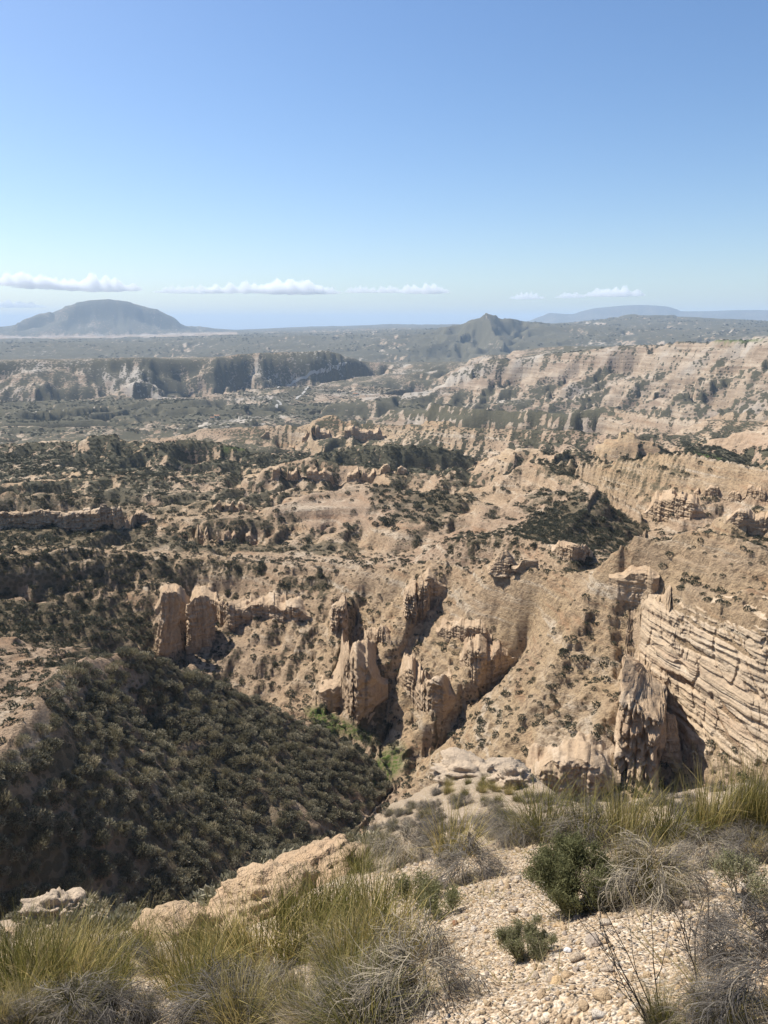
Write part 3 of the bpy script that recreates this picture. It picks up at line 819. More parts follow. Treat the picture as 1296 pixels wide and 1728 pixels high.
# ------------------------------------------------------------------ rock towers, buttresses, outcrops
def noise3(x, y, z, seed):
    return (perlin(x + .37 * z, y + .59 * z, seed) + perlin(y + 3.1 * seed + .21 * x, z - .4 * x, seed + 1) + perlin(z + 7.7, x + .3 * y, seed + 2)) / 1.8
def rock_block(w, d, h, seed, lean=0.0, taper=.15, top_tilt=.35, sink=.25, na=120, nz=96, ledge=.06, flute=.10, sharp=5):
    """free-standing or half-buried block of bedded rock; x across, y away, z up; base at z=0, sunk by sink*h"""
    rng = np.random.default_rng(seed)
    a = np.linspace(0, 2 * PI, na, endpoint=False)
    t = np.linspace(-sink, 1, nz)
    A, T = np.meshgrid(a, t)
    ca, sa = np.cos(A), np.sin(A)
    rad = (np.abs(ca) ** sharp + np.abs(sa) ** sharp) ** (-1 / sharp)
    prof = 1 + taper * (0.5 - T) + .05 * np.sin(T * 5 + seed)
    zz = T * h
    bed = perlin(zz / (h * .09) + seed * 3.3, zz * 0 + seed, seed)
    bed2 = perlin(zz / (h * .03) + seed * 1.3, .6 * ca, seed + 5)
    fl = perlin(A * 2.6 + seed, T * .8, seed + 9); fl2 = perlin(A * 6.5 + seed, T * 1.8, seed + 13)
    k = 1 + ledge * bed + ledge * .7 * bed2 + flute * fl - flute * .8 * np.abs(fl2)
    x0, y0 = ca * rad, sa * rad
    k = k + .10 * noise3(x0 * 2.2, y0 * 2.2, T * 4, seed + 21) + .06 * noise3(x0 * 6, y0 * 6, T * 13, seed + 25) + .035 * noise3(x0 * 14, y0 * 14, T * 34, seed + 27) - .10 * sstep(.12, 0, np.abs(perlin(A * 3.1 + seed, T * 2.2, seed + 29))) + .05 * (hash2(np.floor(T * 11 + .5 * perlin(A * 2, T * 3, seed + 33)).astype(np.int64), np.floor(A * 2).astype(np.int64), seed + 35)[0] - .5)
    edge = sstep(1.02, .9, T) * .12 + .88
    x = x0 * rad ** 0 * prof * k * edge * w / 2 + lean * zz
    y = y0 * prof * k * edge * d / 2
    z = zz + np.clip(T, 0, 1) * top_tilt * (y + d / 2)
    V_ = np.stack([x, y, z], -1).reshape(-1, 3)
    i = np.arange(nz * na).reshape(nz, na)
    q = np.stack([i[:-1], np.roll(i[:-1], -1, 1), np.roll(i[1:], -1, 1), i[1:]], -1).reshape(-1, 4)
    # cap: shrinking rings
    top = V_[i[-1]]; c = top.mean(0)
    rings = []
    CAPS = (.92, .82, .71, .6, .48, .36, .24, .12)
    for s in CAPS:
        p = c + (top - c) * s
        p[:, 2] = h + top_tilt * (p[:, 1] + d / 2) + h * .05 * perlin(p[:, 0] / w * 3, p[:, 1] / w * 3, seed + 31) + h * .03 * perlin(p[:, 0] / w * 8, p[:, 1] / w * 8, seed + 32)
        rings.append(p)
    base = len(V_); V_ = np.concatenate([V_] + rings)
    qq = []
    prev = i[-1]
    for r in range(len(CAPS)):
        cur = base + r * na + np.arange(na)
        qq.append(np.stack([prev, np.roll(prev, -1), np.roll(cur, -1), cur], -1)); prev = cur
    V_ = np.concatenate([V_, [V_[prev].mean(0)]])
    tri = np.stack([prev, np.roll(prev, -1), np.full(na, len(V_) - 1)], -1)
    return V_, np.concatenate([q] + qq), tri
def boulder(sx, sy, sz, seed, sub=4, rough=.22):
    bm = bmesh.new(); bmesh.ops.create_icosphere(bm, subdivisions=sub, radius=1)
    me = bpy.data.meshes.new('rock'); bm.to_mesh(me); bm.free()
    n = len(me.vertices); co = np.empty(n * 3, np.float32); me.vertices.foreach_get('co', co); P = co.reshape(-1, 3)
    k = 1 + rough * noise3(P[:, 0] * 1.3, P[:, 1] * 1.3, P[:, 2] * 1.3, seed) + rough * .6 * noise3(P[:, 0] * 3, P[:, 1] * 3, P[:, 2] * 3, seed + 4)
    k += rough * .35 * noise3(P[:, 0] * 7, P[:, 1] * 7, P[:, 2] * 7, seed + 8) + rough * .2 * noise3(P[:, 0] * 15, P[:, 1] * 15, P[:, 2] * 15, seed + 10) - rough * .5 * np.abs(noise3(P[:, 0] * 2, P[:, 1] * 2, P[:, 2] * 2, seed + 12))
    P = P * k[:, None] * np.array([sx, sy, sz])
    me.vertices.foreach_set('co', P.astype(np.float32).ravel())
    me.polygons.foreach_set('use_smooth', np.ones(len(me.polygons), bool)); me.update()
    return me
def place_block(name, cat, u, v0, v1, wpx, label, seed, group=None, mat=None, cut=.85, **kw):
    """block whose front foot shows at (u, v1), whose front edge reaches up to row v0"""
    p, h = hit(u, v1, 60)
    ztop = pix(u, v0, h)[2]
    H = max(ztop - p.z, 1.0) * .88
    dist = math.hypot(h, p.z)
    w = wpx * dist / FOCAL
    un = np.array([p.x, p.y]) / math.hypot(p.x, p.y)
    e = max(H * 1.5, 4)
    sl = float(np.clip((ground(p.x + un[0] * e, p.y + un[1] * e)[0] - p.z) / e, .25, 1.1))
    kw.setdefault('top_tilt', .06)
    d = kw.pop('depth', float(np.clip(H / sl * 1.1, max(H * .8, w * .7), H * 3)))
    Vv, q, t = rock_block(w, d, H, seed, **kw)
    dirv = Vector((p.x, p.y, 0)).normalized()
    org = p + dirv * d * .47
    # the back of the block runs into the slope: never higher above the ground than the cap
    wx = org.x + Vv[:, 0] * dirv.y + Vv[:, 1] * dirv.x; wy = org.y - Vv[:, 0] * dirv.x + Vv[:, 1] * dirv.y
    tt = (Vv[:, 1] + d / 2) / d
    cap = ground(wx, wy) - p.z + H * sstep(cut, .15, tt) + .02 * H + .05 * H * perlin(Vv[:, 0] / w * 3, Vv[:, 1] / w * 3, seed + 41) + .02 * H * perlin(Vv[:, 0] / w * 9, Vv[:, 1] / w * 9, seed + 42)
    Vv[:, 2] = np.where(Vv[:, 2] > 0, np.minimum(Vv[:, 2], np.maximum(cap, .05)), Vv[:, 2])
    me = mesh_from(name, Vv, q, t, True, None, mat or M_ROCK)
    o = link(name, me)
    o.location = org
    o.rotation_euler.z = math.atan2(-dirv.x, dirv.y)
    tag(o, label, cat, group)
    return o
place_block('rock_tower', 'rock', 284, 988, 1104, 32, 'tall slender tan rock tower, left of the pair on the spur behind the dark hill', 3, lean=.1, taper=.45, depth=7, top_tilt=.1, flute=.2, ledge=.1)
place_block('rock_tower', 'rock', 340, 998, 1092, 42, 'broad fluted rock tower just right of the tallest slender tower', 5, taper=.25, depth=9, flute=.22, ledge=.1)
place_block('rock_buttress', 'rock', 572, 1022, 1062, 28, 'lone squat rock stub high above the green gully', 12)
place_block('rock_column', 'rock', 692, 1002, 1042, 22, 'dark upright rock slab below the crest of the middle rib', 19)
place_block('rock_column', 'rock', 714, 984, 1036, 20, 'pale upright rock slab right beside the dark slab of the middle rib', 20)
place_block('rock_crag', 'rock', 884, 943, 962, 44, 'reddish rock lip on the crest below the dark scrub basin', 29, depth=4)
place_block('rock_crag', 'rock', 850, 930, 962, 30, 'pale pointed rock knob standing on the crest', 30, taper=1.2, depth=5)
place_block('rock_buttress', 'rock', 1072, 1182, 1306, 74, 'largest shaded brown rock face, low on the right above the foreground grass', 33, taper=.1, top_tilt=.5, ledge=.05, flute=.12)
place_block('rock_pinnacle', 'rock', 1120, 1200, 1280, 36, 'pointed rock pinnacle standing against the right side of the largest brown face', 34, taper=.9, depth=6)
place_block('rock_wall', 'rock', 965, 918, 944, 40, 'dark rock wall at the mouth of the shaded side gully', 50)

# the pale ledged cliff on the right: a curtain of bedded rock hung on the steep face
def ledged_cliff(us, r0s, r1s, label, seed, nu=400, nv=200, tilt=-.13, proud=.7):
    u0, u1 = us[0], us[-1]
    ths = np.linspace(math.atan2((u0 - 648) / FOCAL, .93), math.atan2((u1 - 648) / FOCAL, .93), nu)
    V_ = np.zeros((nv, nu, 3)); uc = np.linspace(u0, u1, nu)
    t = np.linspace(0, 1, nv)
    for j, th in enumerate(ths):
        rr = np.linspace(np.interp(uc[j], us, r0s), np.interp(uc[j], us, r1s), 90)
        zz = ground(rr * math.sin(th), rr * math.cos(th))
        zm = np.maximum.accumulate(zz) + np.arange(90) * 1e-5
        zb, zt = zm[4], zm[-6]
        z = zb + (zt - zb) * t
        r = np.interp(z, zm, rr)
        V_[:, j] = np.stack([r * math.sin(th), r * math.cos(th), z], -1)
    for _ in range(6):          # even the face out before it is carved
        E = np.pad(V_, ((1, 1), (1, 1), (0, 0)), mode='edge')
        V_ = .4 * V_ + .15 * (E[:-2, 1:-1] + E[2:, 1:-1] + E[1:-1, :-2] + E[1:-1, 2:])
    x, y, z = V_[..., 0], V_[..., 1], V_[..., 2]
    lat = np.hypot(x - x[:1, :1], 0) * 1.15
    q = z + tilt * lat + .5 * perlin(lat / 9, z / 9, seed) + .15 * perlin(lat / 2.2, z / 2.2, seed + 1)
    d = np.zeros_like(z)
    for th_, a in ((1.25, .42), (.55, .30), (.24, .12)):
        k = np.floor(q / th_); f = q / th_ - k
        hd, hw = hash2(k.astype(np.int64), np.floor(lat / (th_ * 6) + 1.5 * perlin(lat / 6, z / 6, seed + 3)).astype(np.int64), seed + int(th_ * 10))
        d += a * (hd - .35) * sstep(.0, .10, f) * sstep(1.0, .82, f) * 1.6
    cr = np.abs(perlin(lat / 1.9, z / 9 + .1 * lat, seed + 5)); cr2 = np.abs(perlin(lat / .8, z / 4, seed + 6))
    d -= .55 * sstep(.12, .0, cr) + .35 * sstep(.12, 0, cr2) * sstep(-.2, .3, perlin(lat / 5, z / 5, seed + 7))
    d += 1.3 * perlin(lat / 7, z / 14, seed + 8) + .25 * perlin(lat / 1.2, z / 1.2, seed + 9)
    cave = sstep(.42, .62, perlin(lat / 3.2, z / 2.2, seed + 11)); d -= 1.1 * cave
    e = np.minimum.reduce([sstep(0, .09, t)[:, None] * np.ones(nu), sstep(1, .80, t)[:, None] * np.ones(nu), (sstep(0, .10, np.linspace(0, 1, nu)) * sstep(1, .97, np.linspace(0, 1, nu)))[None] * np.ones((nv, 1))])
    off = (proud + d) * e - .7 * (1 - e)
    L2 = np.hypot(x, y)
    V_[..., 0] -= x / L2 * off; V_[..., 1] -= y / L2 * off
    i = np.arange(nv * nu).reshape(nv, nu)
    Q = np.stack([i[:-1, :-1], i[:-1, 1:], i[1:, 1:], i[1:, :-1]], -1).reshape(-1, 4)
    o = link('ledged_cliff', mesh_from('ledged_cliff', V_.reshape(-1, 3), Q, None, True, None, M_PALECLIFF))
    return tag(o, label, 'cliff')
M_PALECLIFF = make_rock_mat('pale_bedded_rock', 1.3, (.50, .40, .29))
ledged_cliff([1064, 1112, 1150, 1220, 1296, 1420], [151, 144, 138, 131, 126, 122], [166, 161, 156, 150, 146, 142], 'broad pale cliff of thin ledges filling the right side of the canyon', 71)

# rows of cliffs: walls of banded, fluted rock built into the slopes
def cliff_band(pts, label, seed, col_w=.9, out=1.0, mat=None, lean=.12, h0=60, name='cliff', back=2.6):
    """pts: (u, top row, foot row) along the wall"""
    pts = np.array(pts, float)
    base, Hs = [], []
    for u, v0, v1 in pts:
        p, h = hit(u, v1, h0); base.append(tuple(p)); Hs.append(max(pix(u, v0, h)[2] - p.z, .5))
    base, Hs = np.array(base), np.array(Hs) * .9
    hm_ = float(np.mean(Hs))
    seg = np.hypot(*np.diff(base[:, :2], axis=0).T); S_ = np.concatenate([[0], np.cumsum(seg)])
    nu = int(np.clip(S_[-1] / hm_ * 26, 60, 420)); nv = 70; nb = 22
    sl = np.linspace(0, S_[-1], nu)
    bx, by, bz, H = (np.interp(sl, S_, base[:, 0]), np.interp(sl, S_, base[:, 1]), np.interp(sl, S_, base[:, 2]), np.interp(sl, S_, Hs))
    bz = ground(bx, by)
    ker = np.ones(9) / 9
    bz = np.convolve(np.pad(bz, 4, mode='edge'), ker, 'valid')
    ln = np.hypot(bx, by); ox, oy = -bx / ln, -by / ln          # towards the viewer side
    env = sstep(0, hm_ * .9, sl) * sstep(S_[-1], S_[-1] - hm_ * .9, sl)
    # columns of uneven width and height
    w = hm_ * .42 * col_w
    f = sl / w + .9 * perlin(sl / w / 2.3, sl * 0 + seed, seed); k = np.floor(f).astype(np.int64); fr = f - k
    h1, h2 = hash2(k, k * 0 + seed, seed)
    rnd = np.sqrt(np.clip(1 - (2 * fr - 1) ** 2, 0, 1))
    H = H * (.84 + .18 * h1) * (.3 + .7 * env)
    if h0 >= 250:      # broken up into short lengths
        H = H * (.05 + .95 * sstep(-.16, -.08, perlin(sl / (w * 4.5) + seed, sl * 0 + 3.1, seed + 21))) * (.75 + .4 * sstep(-.4, .5, perlin(sl / (w * 2) + seed, sl * 0 + 7.7, seed + 22)))
    t = np.linspace(-.3, 1, nv)
    Tn, SL = np.meshgrid(t, sl, indexing='ij')
    zz = Tn * H[None]
    zabs = zz + bz[None]
    d = hm_ * (.07 * rnd[None] + .16 * (h2[None] - .4)) * np.ones_like(zz)
    u_ = hm_ / 12
    q = zabs + .6 * u_ * perlin(SL / (9 * u_), zabs / (9 * u_), seed + 2)
    for th_, a in ((2.4 * u_, .75 * u_), (1.0 * u_, .50 * u_), (.42 * u_, .20 * u_)):
        kk = np.floor(q / th_); ff = q / th_ - kk
        hd, _ = hash2(kk.astype(np.int64), np.floor(SL / (th_ * 8) + perlin(SL / (6 * u_), zabs / (6 * u_), seed + 3)).astype(np.int64), seed + int(a * 100))
        d += a * (hd - .4) * sstep(0, .1, ff) * sstep(1, .8, ff) * 1.7
    d -= .8 * u_ * sstep(.10, 0, np.abs(perlin(SL / (2.2 * u_), zabs / (9 * u_), seed + 5)))
    d += 1.5 * u_ * perlin(SL / (7 * u_), zabs / (10 * u_), seed + 6) + .5 * u_ * perlin(SL / (1.6 * u_), zabs / (1.6 * u_), seed + 7) + .2 * u_ * perlin(SL / (.6 * u_), zabs / (.6 * u_), seed + 8)
    d -= 1.4 * u_ * sstep(.35, .6, perlin(SL / (3.5 * u_), zabs / (3 * u_), seed + 11))
    off = out * (d + hm_ * .10) * (.2 + .8 * env[None]) - lean * np.clip(zz, 0, None) - .10 * hm_ * sstep(.9, 1, Tn)
    A = np.stack([bx[None] + ox[None] * off, by[None] + oy[None] * off, zabs], -1)
    # back of the wall: runs into the slope
    D = hm_ * back
    y_ = np.linspace(0, 1, nb + 1)[1:] ** 1.3
    B = np.zeros((nb, nu, 3))
    for i, yy in enumerate(y_):
        o_ = off[-1] - D * yy
        x, y = bx + ox * o_, by + oy * o_
        g = ground(x, y)
        z = np.minimum(zabs[-1] + hm_ * .05 * perlin(x / hm_ * 4, y / hm_ * 4, seed + 15) + .1 * D * yy, g + H * (1 - sstep(.08, .8, yy)) - .4 * u_ * yy)
        B[i] = np.stack([x, y, z], -1)
    A[-1, :, 2] = np.minimum(A[-1, :, 2], ground(A[-1, :, 0], A[-1, :, 1]) + H)
    V_ = np.concatenate([A, B]); n_ = nv + nb
    i = np.arange(n_ * nu).reshape(n_, nu)
    Q = np.stack([i[:-1, :-1], i[:-1, 1:], i[1:, 1:], i[1:, :-1]], -1).reshape(-1, 4)
    o = link(name, mesh_from(name, V_.reshape(-1, 3), Q, None, True, None, mat or M_ROCK))
    return tag(o, label, 'cliff')
cliff_band([(262, 1000, 1036), (300, 998, 1040), (335, 1000, 1046), (362, 1006, 1052), (385, 1010, 1050), (420, 1012, 1044), (450, 1016, 1040), (490, 1020, 1044), (525, 1026, 1044)], 'brown banded cliff running right from the pair of rock towers', 81)
cliff_band([(538, 1140, 1180), (552, 1112, 1192), (575, 1102, 1198), (602, 1085, 1208), (630, 1082, 1186), (655, 1092, 1172)], 'tall columned cliff directly above the green gully', 82, col_w=.8)
cliff_band([(610, 1062, 1085), (635, 1060, 1092), (660, 1066, 1090)], 'short fluted cliff set above the tall columned one', 83)
cliff_band([(668, 1118, 1150), (700, 1138, 1186), (722, 1142, 1204), (748, 1146, 1206), (772, 1146, 1184)], 'squat brown cliff low on the wall, left of the long bare slope', 84)
cliff_band([(775, 1088, 1120), (800, 1092, 1146), (825, 1098, 1152), (850, 1090, 1128), (872, 1088, 1112)], 'brown overhanging cliff in the middle of the canyon wall', 85)
cliff_band([(1026, 915, 990), (1042, 900, 1003), (1060, 896, 1007), (1082, 896, 1007), (1100, 900, 1000), (1112, 915, 985)], 'big flat-topped rock pillar at the head of the right-hand cliff', 103, col_w=3.2, back=2.6, lean=.02, name='rock_pillar')
cliff_band([(735, 1052, 1070), (780, 1056, 1078), (830, 1060, 1082)], 'thin ledge of broken rock above the brown overhanging cliff', 86)
cliff_band([(700, 985, 1010), (725, 968, 1000), (752, 972, 996)], 'small rock ledge under the crest, above the upright slabs', 87)
cliff_band([(885, 1288, 1336), (915, 1276, 1338), (950, 1266, 1338), (985, 1272, 1338), (1020, 1280, 1336), (1046, 1290, 1330)], 'row of ochre rock columns just beyond the foreground crest', 88, col_w=.7)
cliff_band([(-40, 864, 888), (20, 862, 888), (80, 858, 888), (130, 860, 889), (165, 852, 890), (205, 852, 890), (232, 862, 882), (262, 866, 878)], 'long fluted cliff far left beyond the scrub band, with a square brown face', 89, h0=249, col_w=1.2, lean=.35, out=1.6)
cliff_band([(360, 846, 860), (400, 845, 862), (440, 849, 862)], 'short dark cliff high on the tan slope, right of the long fluted one', 90, h0=250)
cliff_band([(302, 888, 908), (335, 886, 912), (370, 890, 914), (410, 896, 918), (440, 902, 916)], 'low pink cliff at the left tip of the pale bedded slope', 91, h0=250)
cliff_band([(1085, 842, 872), (1120, 838, 876), (1160, 838, 874), (1192, 846, 872)], 'dark brown cliff in the shaded valley on the right', 92, h0=230)
cliff_band([(1170, 820, 836), (1220, 828, 842), (1296, 832, 846), (1380, 836, 850)], 'long thin ledge across the tan hill at the right', 93, h0=290)
cliff_band([(1225, 864, 884), (1262, 860, 886), (1300, 858, 884), (1350, 858, 884)], 'hollowed ochre cliff in the bright hill at the right edge', 94, h0=230)
cliff_band([(930, 912, 936), (965, 916, 946), (1000, 920, 944)], 'dark rock wall at the mouth of the shaded side gully', 95, h0=200)
cliff_band([(440, 725, 740), (520, 722, 738), (590, 716, 734), (650, 722, 738)], 'dark banded cliff in the centre of the badlands', 101, h0=700)
cliff_band([(690, 785, 800), (600, 792, 806), (520, 790, 806), (450, 795, 812)][::-1], 'rim of the tan slope left of the centre', 102, h0=400)
print('cliffs', time.time() - T0)

def place_rock(u, v, sx, sy, sz, label, seed, mat=None, rot=0.0, tilt=(0, 0), up=.2, cat='rock', name='rock_outcrop', group=None, rough=.32):
    p, h = hit(u, v)
    me = boulder(sx, sy, sz, seed, 5 if sx > .4 else 4, rough); me.materials.append(mat or M_BOULDER)
    o = link(name, me, None, p + Vector((0, 0, sz * up))); o.rotation_euler = (tilt[0], tilt[1], rot)
    return tag(o, label, cat, group)
place_rock(447, 1540, .42, .36, .27, 'big rounded tan boulder at the left end of the ledge above the dark hill', 61, rot=.4)
place_rock(505, 1502, .52, .34, .16, 'long sloping tan ledge of rock behind the tall grass', 62, rot=.5, tilt=(0, -.4))
place_rock(570, 1465, .36, .3, .15, 'flat broken rock at the upper end of the tan ledge', 63, rot=.6)
place_rock(425, 1500, .26, .24, .22, 'small knob of rock sitting on the big tan boulder', 64)
place_rock(95, 1545, .62, .5, .36, 'pale cracked outcrop among the scrub at lower left', 65, M_PALEROCK, rough=.6)
place_rock(60, 1535, .3, .3, .2, 'left shoulder of the pale cracked outcrop', 66, M_PALEROCK, rough=.6)
place_rock(150, 1570, .36, .3, .16, 'low slab of rock right of the pale cracked outcrop', 67, M_PALEROCK, rough=.55)
place_rock(14, 1584, .22, .2, .16, 'knobbly pebbly rock at the left edge of the picture', 68)
place_rock(290, 1585, .32, .28, .22, 'small low rock in the grass, below the scrub slope', 69)
place_rock(800, 1310, 1.0, .8, .3, 'pale grey weathered rock cap on the mound at the crest', 70, M_PALEROCK, rough=.5)
place_rock(866, 1322, .45, .4, .3, 'dark-sided rock at the right end of the pale rock cap', 71, M_PALEROCK, rough=.5)
place_rock(970, 1345, .5, .3, .14, 'pale flat rock at the crest in front of the ochre columns', 72, M_PALEROCK)
place_rock(1110, 1342, .5, .3, .2, 'pale pinkish rock at the crest beneath the largest brown face', 73, M_PALEROCK)
print('rocks', time.time() - T0)

# ------------------------------------------------------------------ plants
def tuft(n, seed, wide=.05, upright=.35, leaf=.24):
    """rounded lumpy crown of short leaf slivers, radius about 1"""
    r = np.random.default_rng(seed)
    az = r.uniform(0, 2 * PI, n); el = np.arcsin(r.uniform(-.08, 1, n))
    d = np.stack([np.cos(az) * np.cos(el), np.sin(az) * np.cos(el), np.sin(el)], -1)
    c = r.normal(size=(7, 3)); c[:, 2] = np.abs(c[:, 2]); c /= np.linalg.norm(c, axis=1)[:, None]
    lump = np.max(np.exp(-((d[:, None] - c[None]) ** 2).sum(-1) * 3.5), axis=1)
    rad = (.62 + .38 * lump) * r.uniform(.55, 1.0, n) ** .5
    p = d * rad[:, None] * np.array([1, 1, .85])
    ld = d * .55 + r.normal(size=(n, 3)) * .5 + np.array([0, 0, upright]); ld /= np.linalg.norm(ld, axis=1)[:, None]
    L_ = leaf * r.uniform(.6, 1.3, n)[:, None]
    side = np.cross(ld, r.normal(size=(n, 3))); side /= np.linalg.norm(side, axis=1)[:, None]
    wv = side * (wide * r.uniform(.6, 1.3, n))[:, None]
    V_ = np.stack([p, p + ld * L_ * .5 + wv, p + ld * L_, p + ld * L_ * .5 - wv], 1).reshape(-1, 3)
    return V_, np.arange(4 * n).reshape(n, 4), np.repeat(r.uniform(0, 1, n), 4)
def tuft_mesh(name, n, seed, mat, **kw):
    V_, q, bl = tuft(n, seed, **kw)
    return mesh_from(name, V_, q, None, False, {'blade': bl}, mat)
SHRUBS = [tuft_mesh('scrub_crown', 560, 401 + k, M_SHRUB, wide=.045, upright=.35) for k in range(4)]
SHRUBS += [tuft_mesh('pale_scrub_crown', 420, 421 + k, M_SHRUB3, wide=.03, upright=.9, leaf=.42) for k in range(1)]
DARKS = [tuft_mesh('dark_scrub_crown', 110, 411 + k, M_SHRUB2, wide=.11, upright=.3, leaf=.42) for k in range(3)]

def scatter_group(name):
    """node group: stand one of several meshes on every point, by stored scale / turn / variant"""
    ng = bpy.data.node_groups.new(name, 'GeometryNodeTree')
    ng.interface.new_socket(name='Geometry', in_out='INPUT', socket_type='NodeSocketGeometry')
    ng.interface.new_socket(name='Geometry', in_out='OUTPUT', socket_type='NodeSocketGeometry')
    return ng
PROTO = bpy.data.collections.new('prototypes')      # not linked to the scene
def scatter(name, pts, scale, meshes, seed=0, tilt=None):
    """one object of kind stuff: instances of the meshes on the points"""
    r = np.random.default_rng(seed)
    n = len(pts)
    me = bpy.data.meshes.new(name)
    me.vertices.add(n); me.vertices.foreach_set('co', np.asarray(pts, np.float32).ravel())
    for k, a in (('pscale', scale), ('pturn', r.uniform(0, 2 * PI, n)), ('ptilt', np.zeros(n) if tilt is None else r.uniform(0, tilt, n))):
        at = me.attributes.new(k, 'FLOAT', 'POINT'); at.data.foreach_set('value', np.asarray(a, np.float32))
    at = me.attributes.new('pvar', 'INT', 'POINT'); at.data.foreach_set('value', r.integers(0, len(meshes), n).astype(np.int32))
    o = kind(link(name, me), 'stuff')
    ng = scatter_group(name + '_nodes')
    N, K = ng.nodes, ng.links
    gi, go = N.new('NodeGroupInput'), N.new('NodeGroupOutput')
    iop = N.new('GeometryNodeInstanceOnPoints'); gti = N.new('GeometryNodeGeometryToInstance')
    for mm in reversed(meshes):
        po = bpy.data.objects.new('prototype_' + mm.name, mm); PROTO.objects.link(po)
        oi = N.new('GeometryNodeObjectInfo'); oi.inputs['Object'].default_value = po
        g2 = N.new('GeometryNodeGeometryToInstance'); K.new(oi.outputs['Geometry'], g2.inputs[0])
        K.new(g2.outputs[0], gti.inputs[0])
    jn = N.new('GeometryNodeJoinGeometry')
    for lk in list(gti.inputs[0].links):
        K.new(lk.from_socket, jn.inputs[0])
    N.remove(gti)
    K.new(jn.outputs[0], iop.inputs['Instance'])
    iop.inputs['Pick Instance'].default_value = True
    def na(nm, dt):
        x = N.new('GeometryNodeInputNamedAttribute'); x.data_type = dt; x.inputs['Name'].default_value = nm; return x.outputs['Attribute']
    K.new(na('pvar', 'INT'), iop.inputs['Instance Index'])
    K.new(na('pscale', 'FLOAT'), iop.inputs['Scale'])
    cx = N.new('ShaderNodeCombineXYZ'); K.new(na('ptilt', 'FLOAT'), cx.inputs[0]); K.new(na('pturn', 'FLOAT'), cx.inputs[2])
    K.new(cx.outputs[0], iop.inputs['Rotation'])
    K.new(gi.outputs[0], iop.inputs['Points']); K.new(iop.outputs[0], go.inputs[0])
    md = o.modifiers.new('scatter', 'NODES'); md.node_group = ng
    return o
def grid_at(A, x, y):
    lr = np.log(np.maximum(np.hypot(x, y), .6)); th = np.arctan2(x, y)
    r = np.rint(np.interp(lr, LR, np.arange(NR))).astype(int); c = np.rint(np.interp(th, TH[:N_IN + 88], np.arange(N_IN + 88))).astype(int)
    return A[r, c]
def in_sight(x, y, z, lift):
    """does a point raised by lift show from the camera position?"""
    ok = np.ones(len(x), bool)
    for t in np.concatenate([np.linspace(.04, .9, 40), np.linspace(.9, .99, 14)]):
        ok &= ground(x * t, y * t) < (z + lift) * t
    return ok
def sow(n, r0, r1, dens, seed, half=math.radians(36)):
    """random points, even per area, kept with probability dens(x, y)"""
    r = np.random.default_rng(seed)
    th = r.uniform(-half, half, n); rr = np.sqrt(r.uniform(r0 * r0, r1 * r1, n))
    x, y = rr * np.sin(th), rr * np.cos(th)
    k = r.uniform(0, 1, n) < dens(x, y)
    return x[k], y[k]
# real shrubs on the dark hill, the canyon wall and the nearer badlands
area = .5 * 2 * math.radians(36)
def d_near(x, y):
    v = grid_at(VEG, x, y); st = grid_at(STEEP, x, y)
    h = grid_at(hillm, x, y)
    base = np.clip((v - .22) * 1.1, .05, 1) ** 1.5 * .75 * sstep(1.5, .9, st) + .18 * sstep(1.4, .8, st)
    return np.where(h, np.where(v > .52, .66, .12), base * .9) * (grid_at(R, x, y) > 44)
sx_, sy_ = sow(int(area * (300 ** 2 - 46 ** 2) * 1.35), 46, 300, d_near, 501)
sr_ = np.hypot(sx_, sy_)
r_ = np.random.default_rng(503)
ss_ = np.clip(r_.lognormal(0, .42, len(sx_)), .4, 1.9) * np.where(grid_at(hillm, sx_, sy_), .80, .55)
sz_ = ground(sx_, sy_)
fx_, fy_ = sow(int(area * (1000 ** 2 - 300 ** 2) * .16), 300, 1000, lambda x, y: np.clip((grid_at(VEG, x, y) - .2) * 1.4, .03, 1) * sstep(1.6, 1.0, grid_at(STEEP, x, y)) * sstep(1000, 700, np.hypot(x, y)), 505)
fs_ = np.random.default_rng(507).lognormal(0, .35, len(fx_)) * .95
# loose scrub on the slope below our own spur, left
def d_spur(x, y):
    u, _ = project(x, y, ground(x, y))
    return sstep(700, 480, u) * 1.0 * sstep(6.0, 8.5, np.hypot(x, y))
px_, py_ = sow(int(area * (46 ** 2 - 6 ** 2) * 2.2), 6, 46, d_spur, 509)
ps_ = np.minimum(np.random.default_rng(511).lognormal(0, .3, len(px_)), 1.5) * .32
ax, ay, as_ = np.concatenate([sx_, px_]), np.concatenate([sy_, py_]), np.concatenate([ss_, ps_])
az_ = ground(ax, ay)
uu, vv = project(ax, ay, az_)
seen = (uu > 5) & (uu < 1290) & (vv < 1715)
seen[seen] = in_sight(ax[seen], ay[seen], az_[seen], as_[seen] * .7)
app = np.where(seen, as_ / np.hypot(ax, ay), 0)
rank = np.argsort(-app)
solo = rank[:300]
GRP = {'hill': ('olive scrub shrub on the shaded hillside at lower left', 'shrubs covering the dark hillside'),
       'spur': ('low olive shrub on the slope below the foreground grass at lower left', 'shrubs on the slope under the grass'),
       'wall': ('small dark shrub dotted on the bare canyon wall', 'shrubs dotted over the canyon wall'),
       'left': ('dark shrub on the tan ground beyond the hill crest at left', 'shrubs beyond the hill crest')}
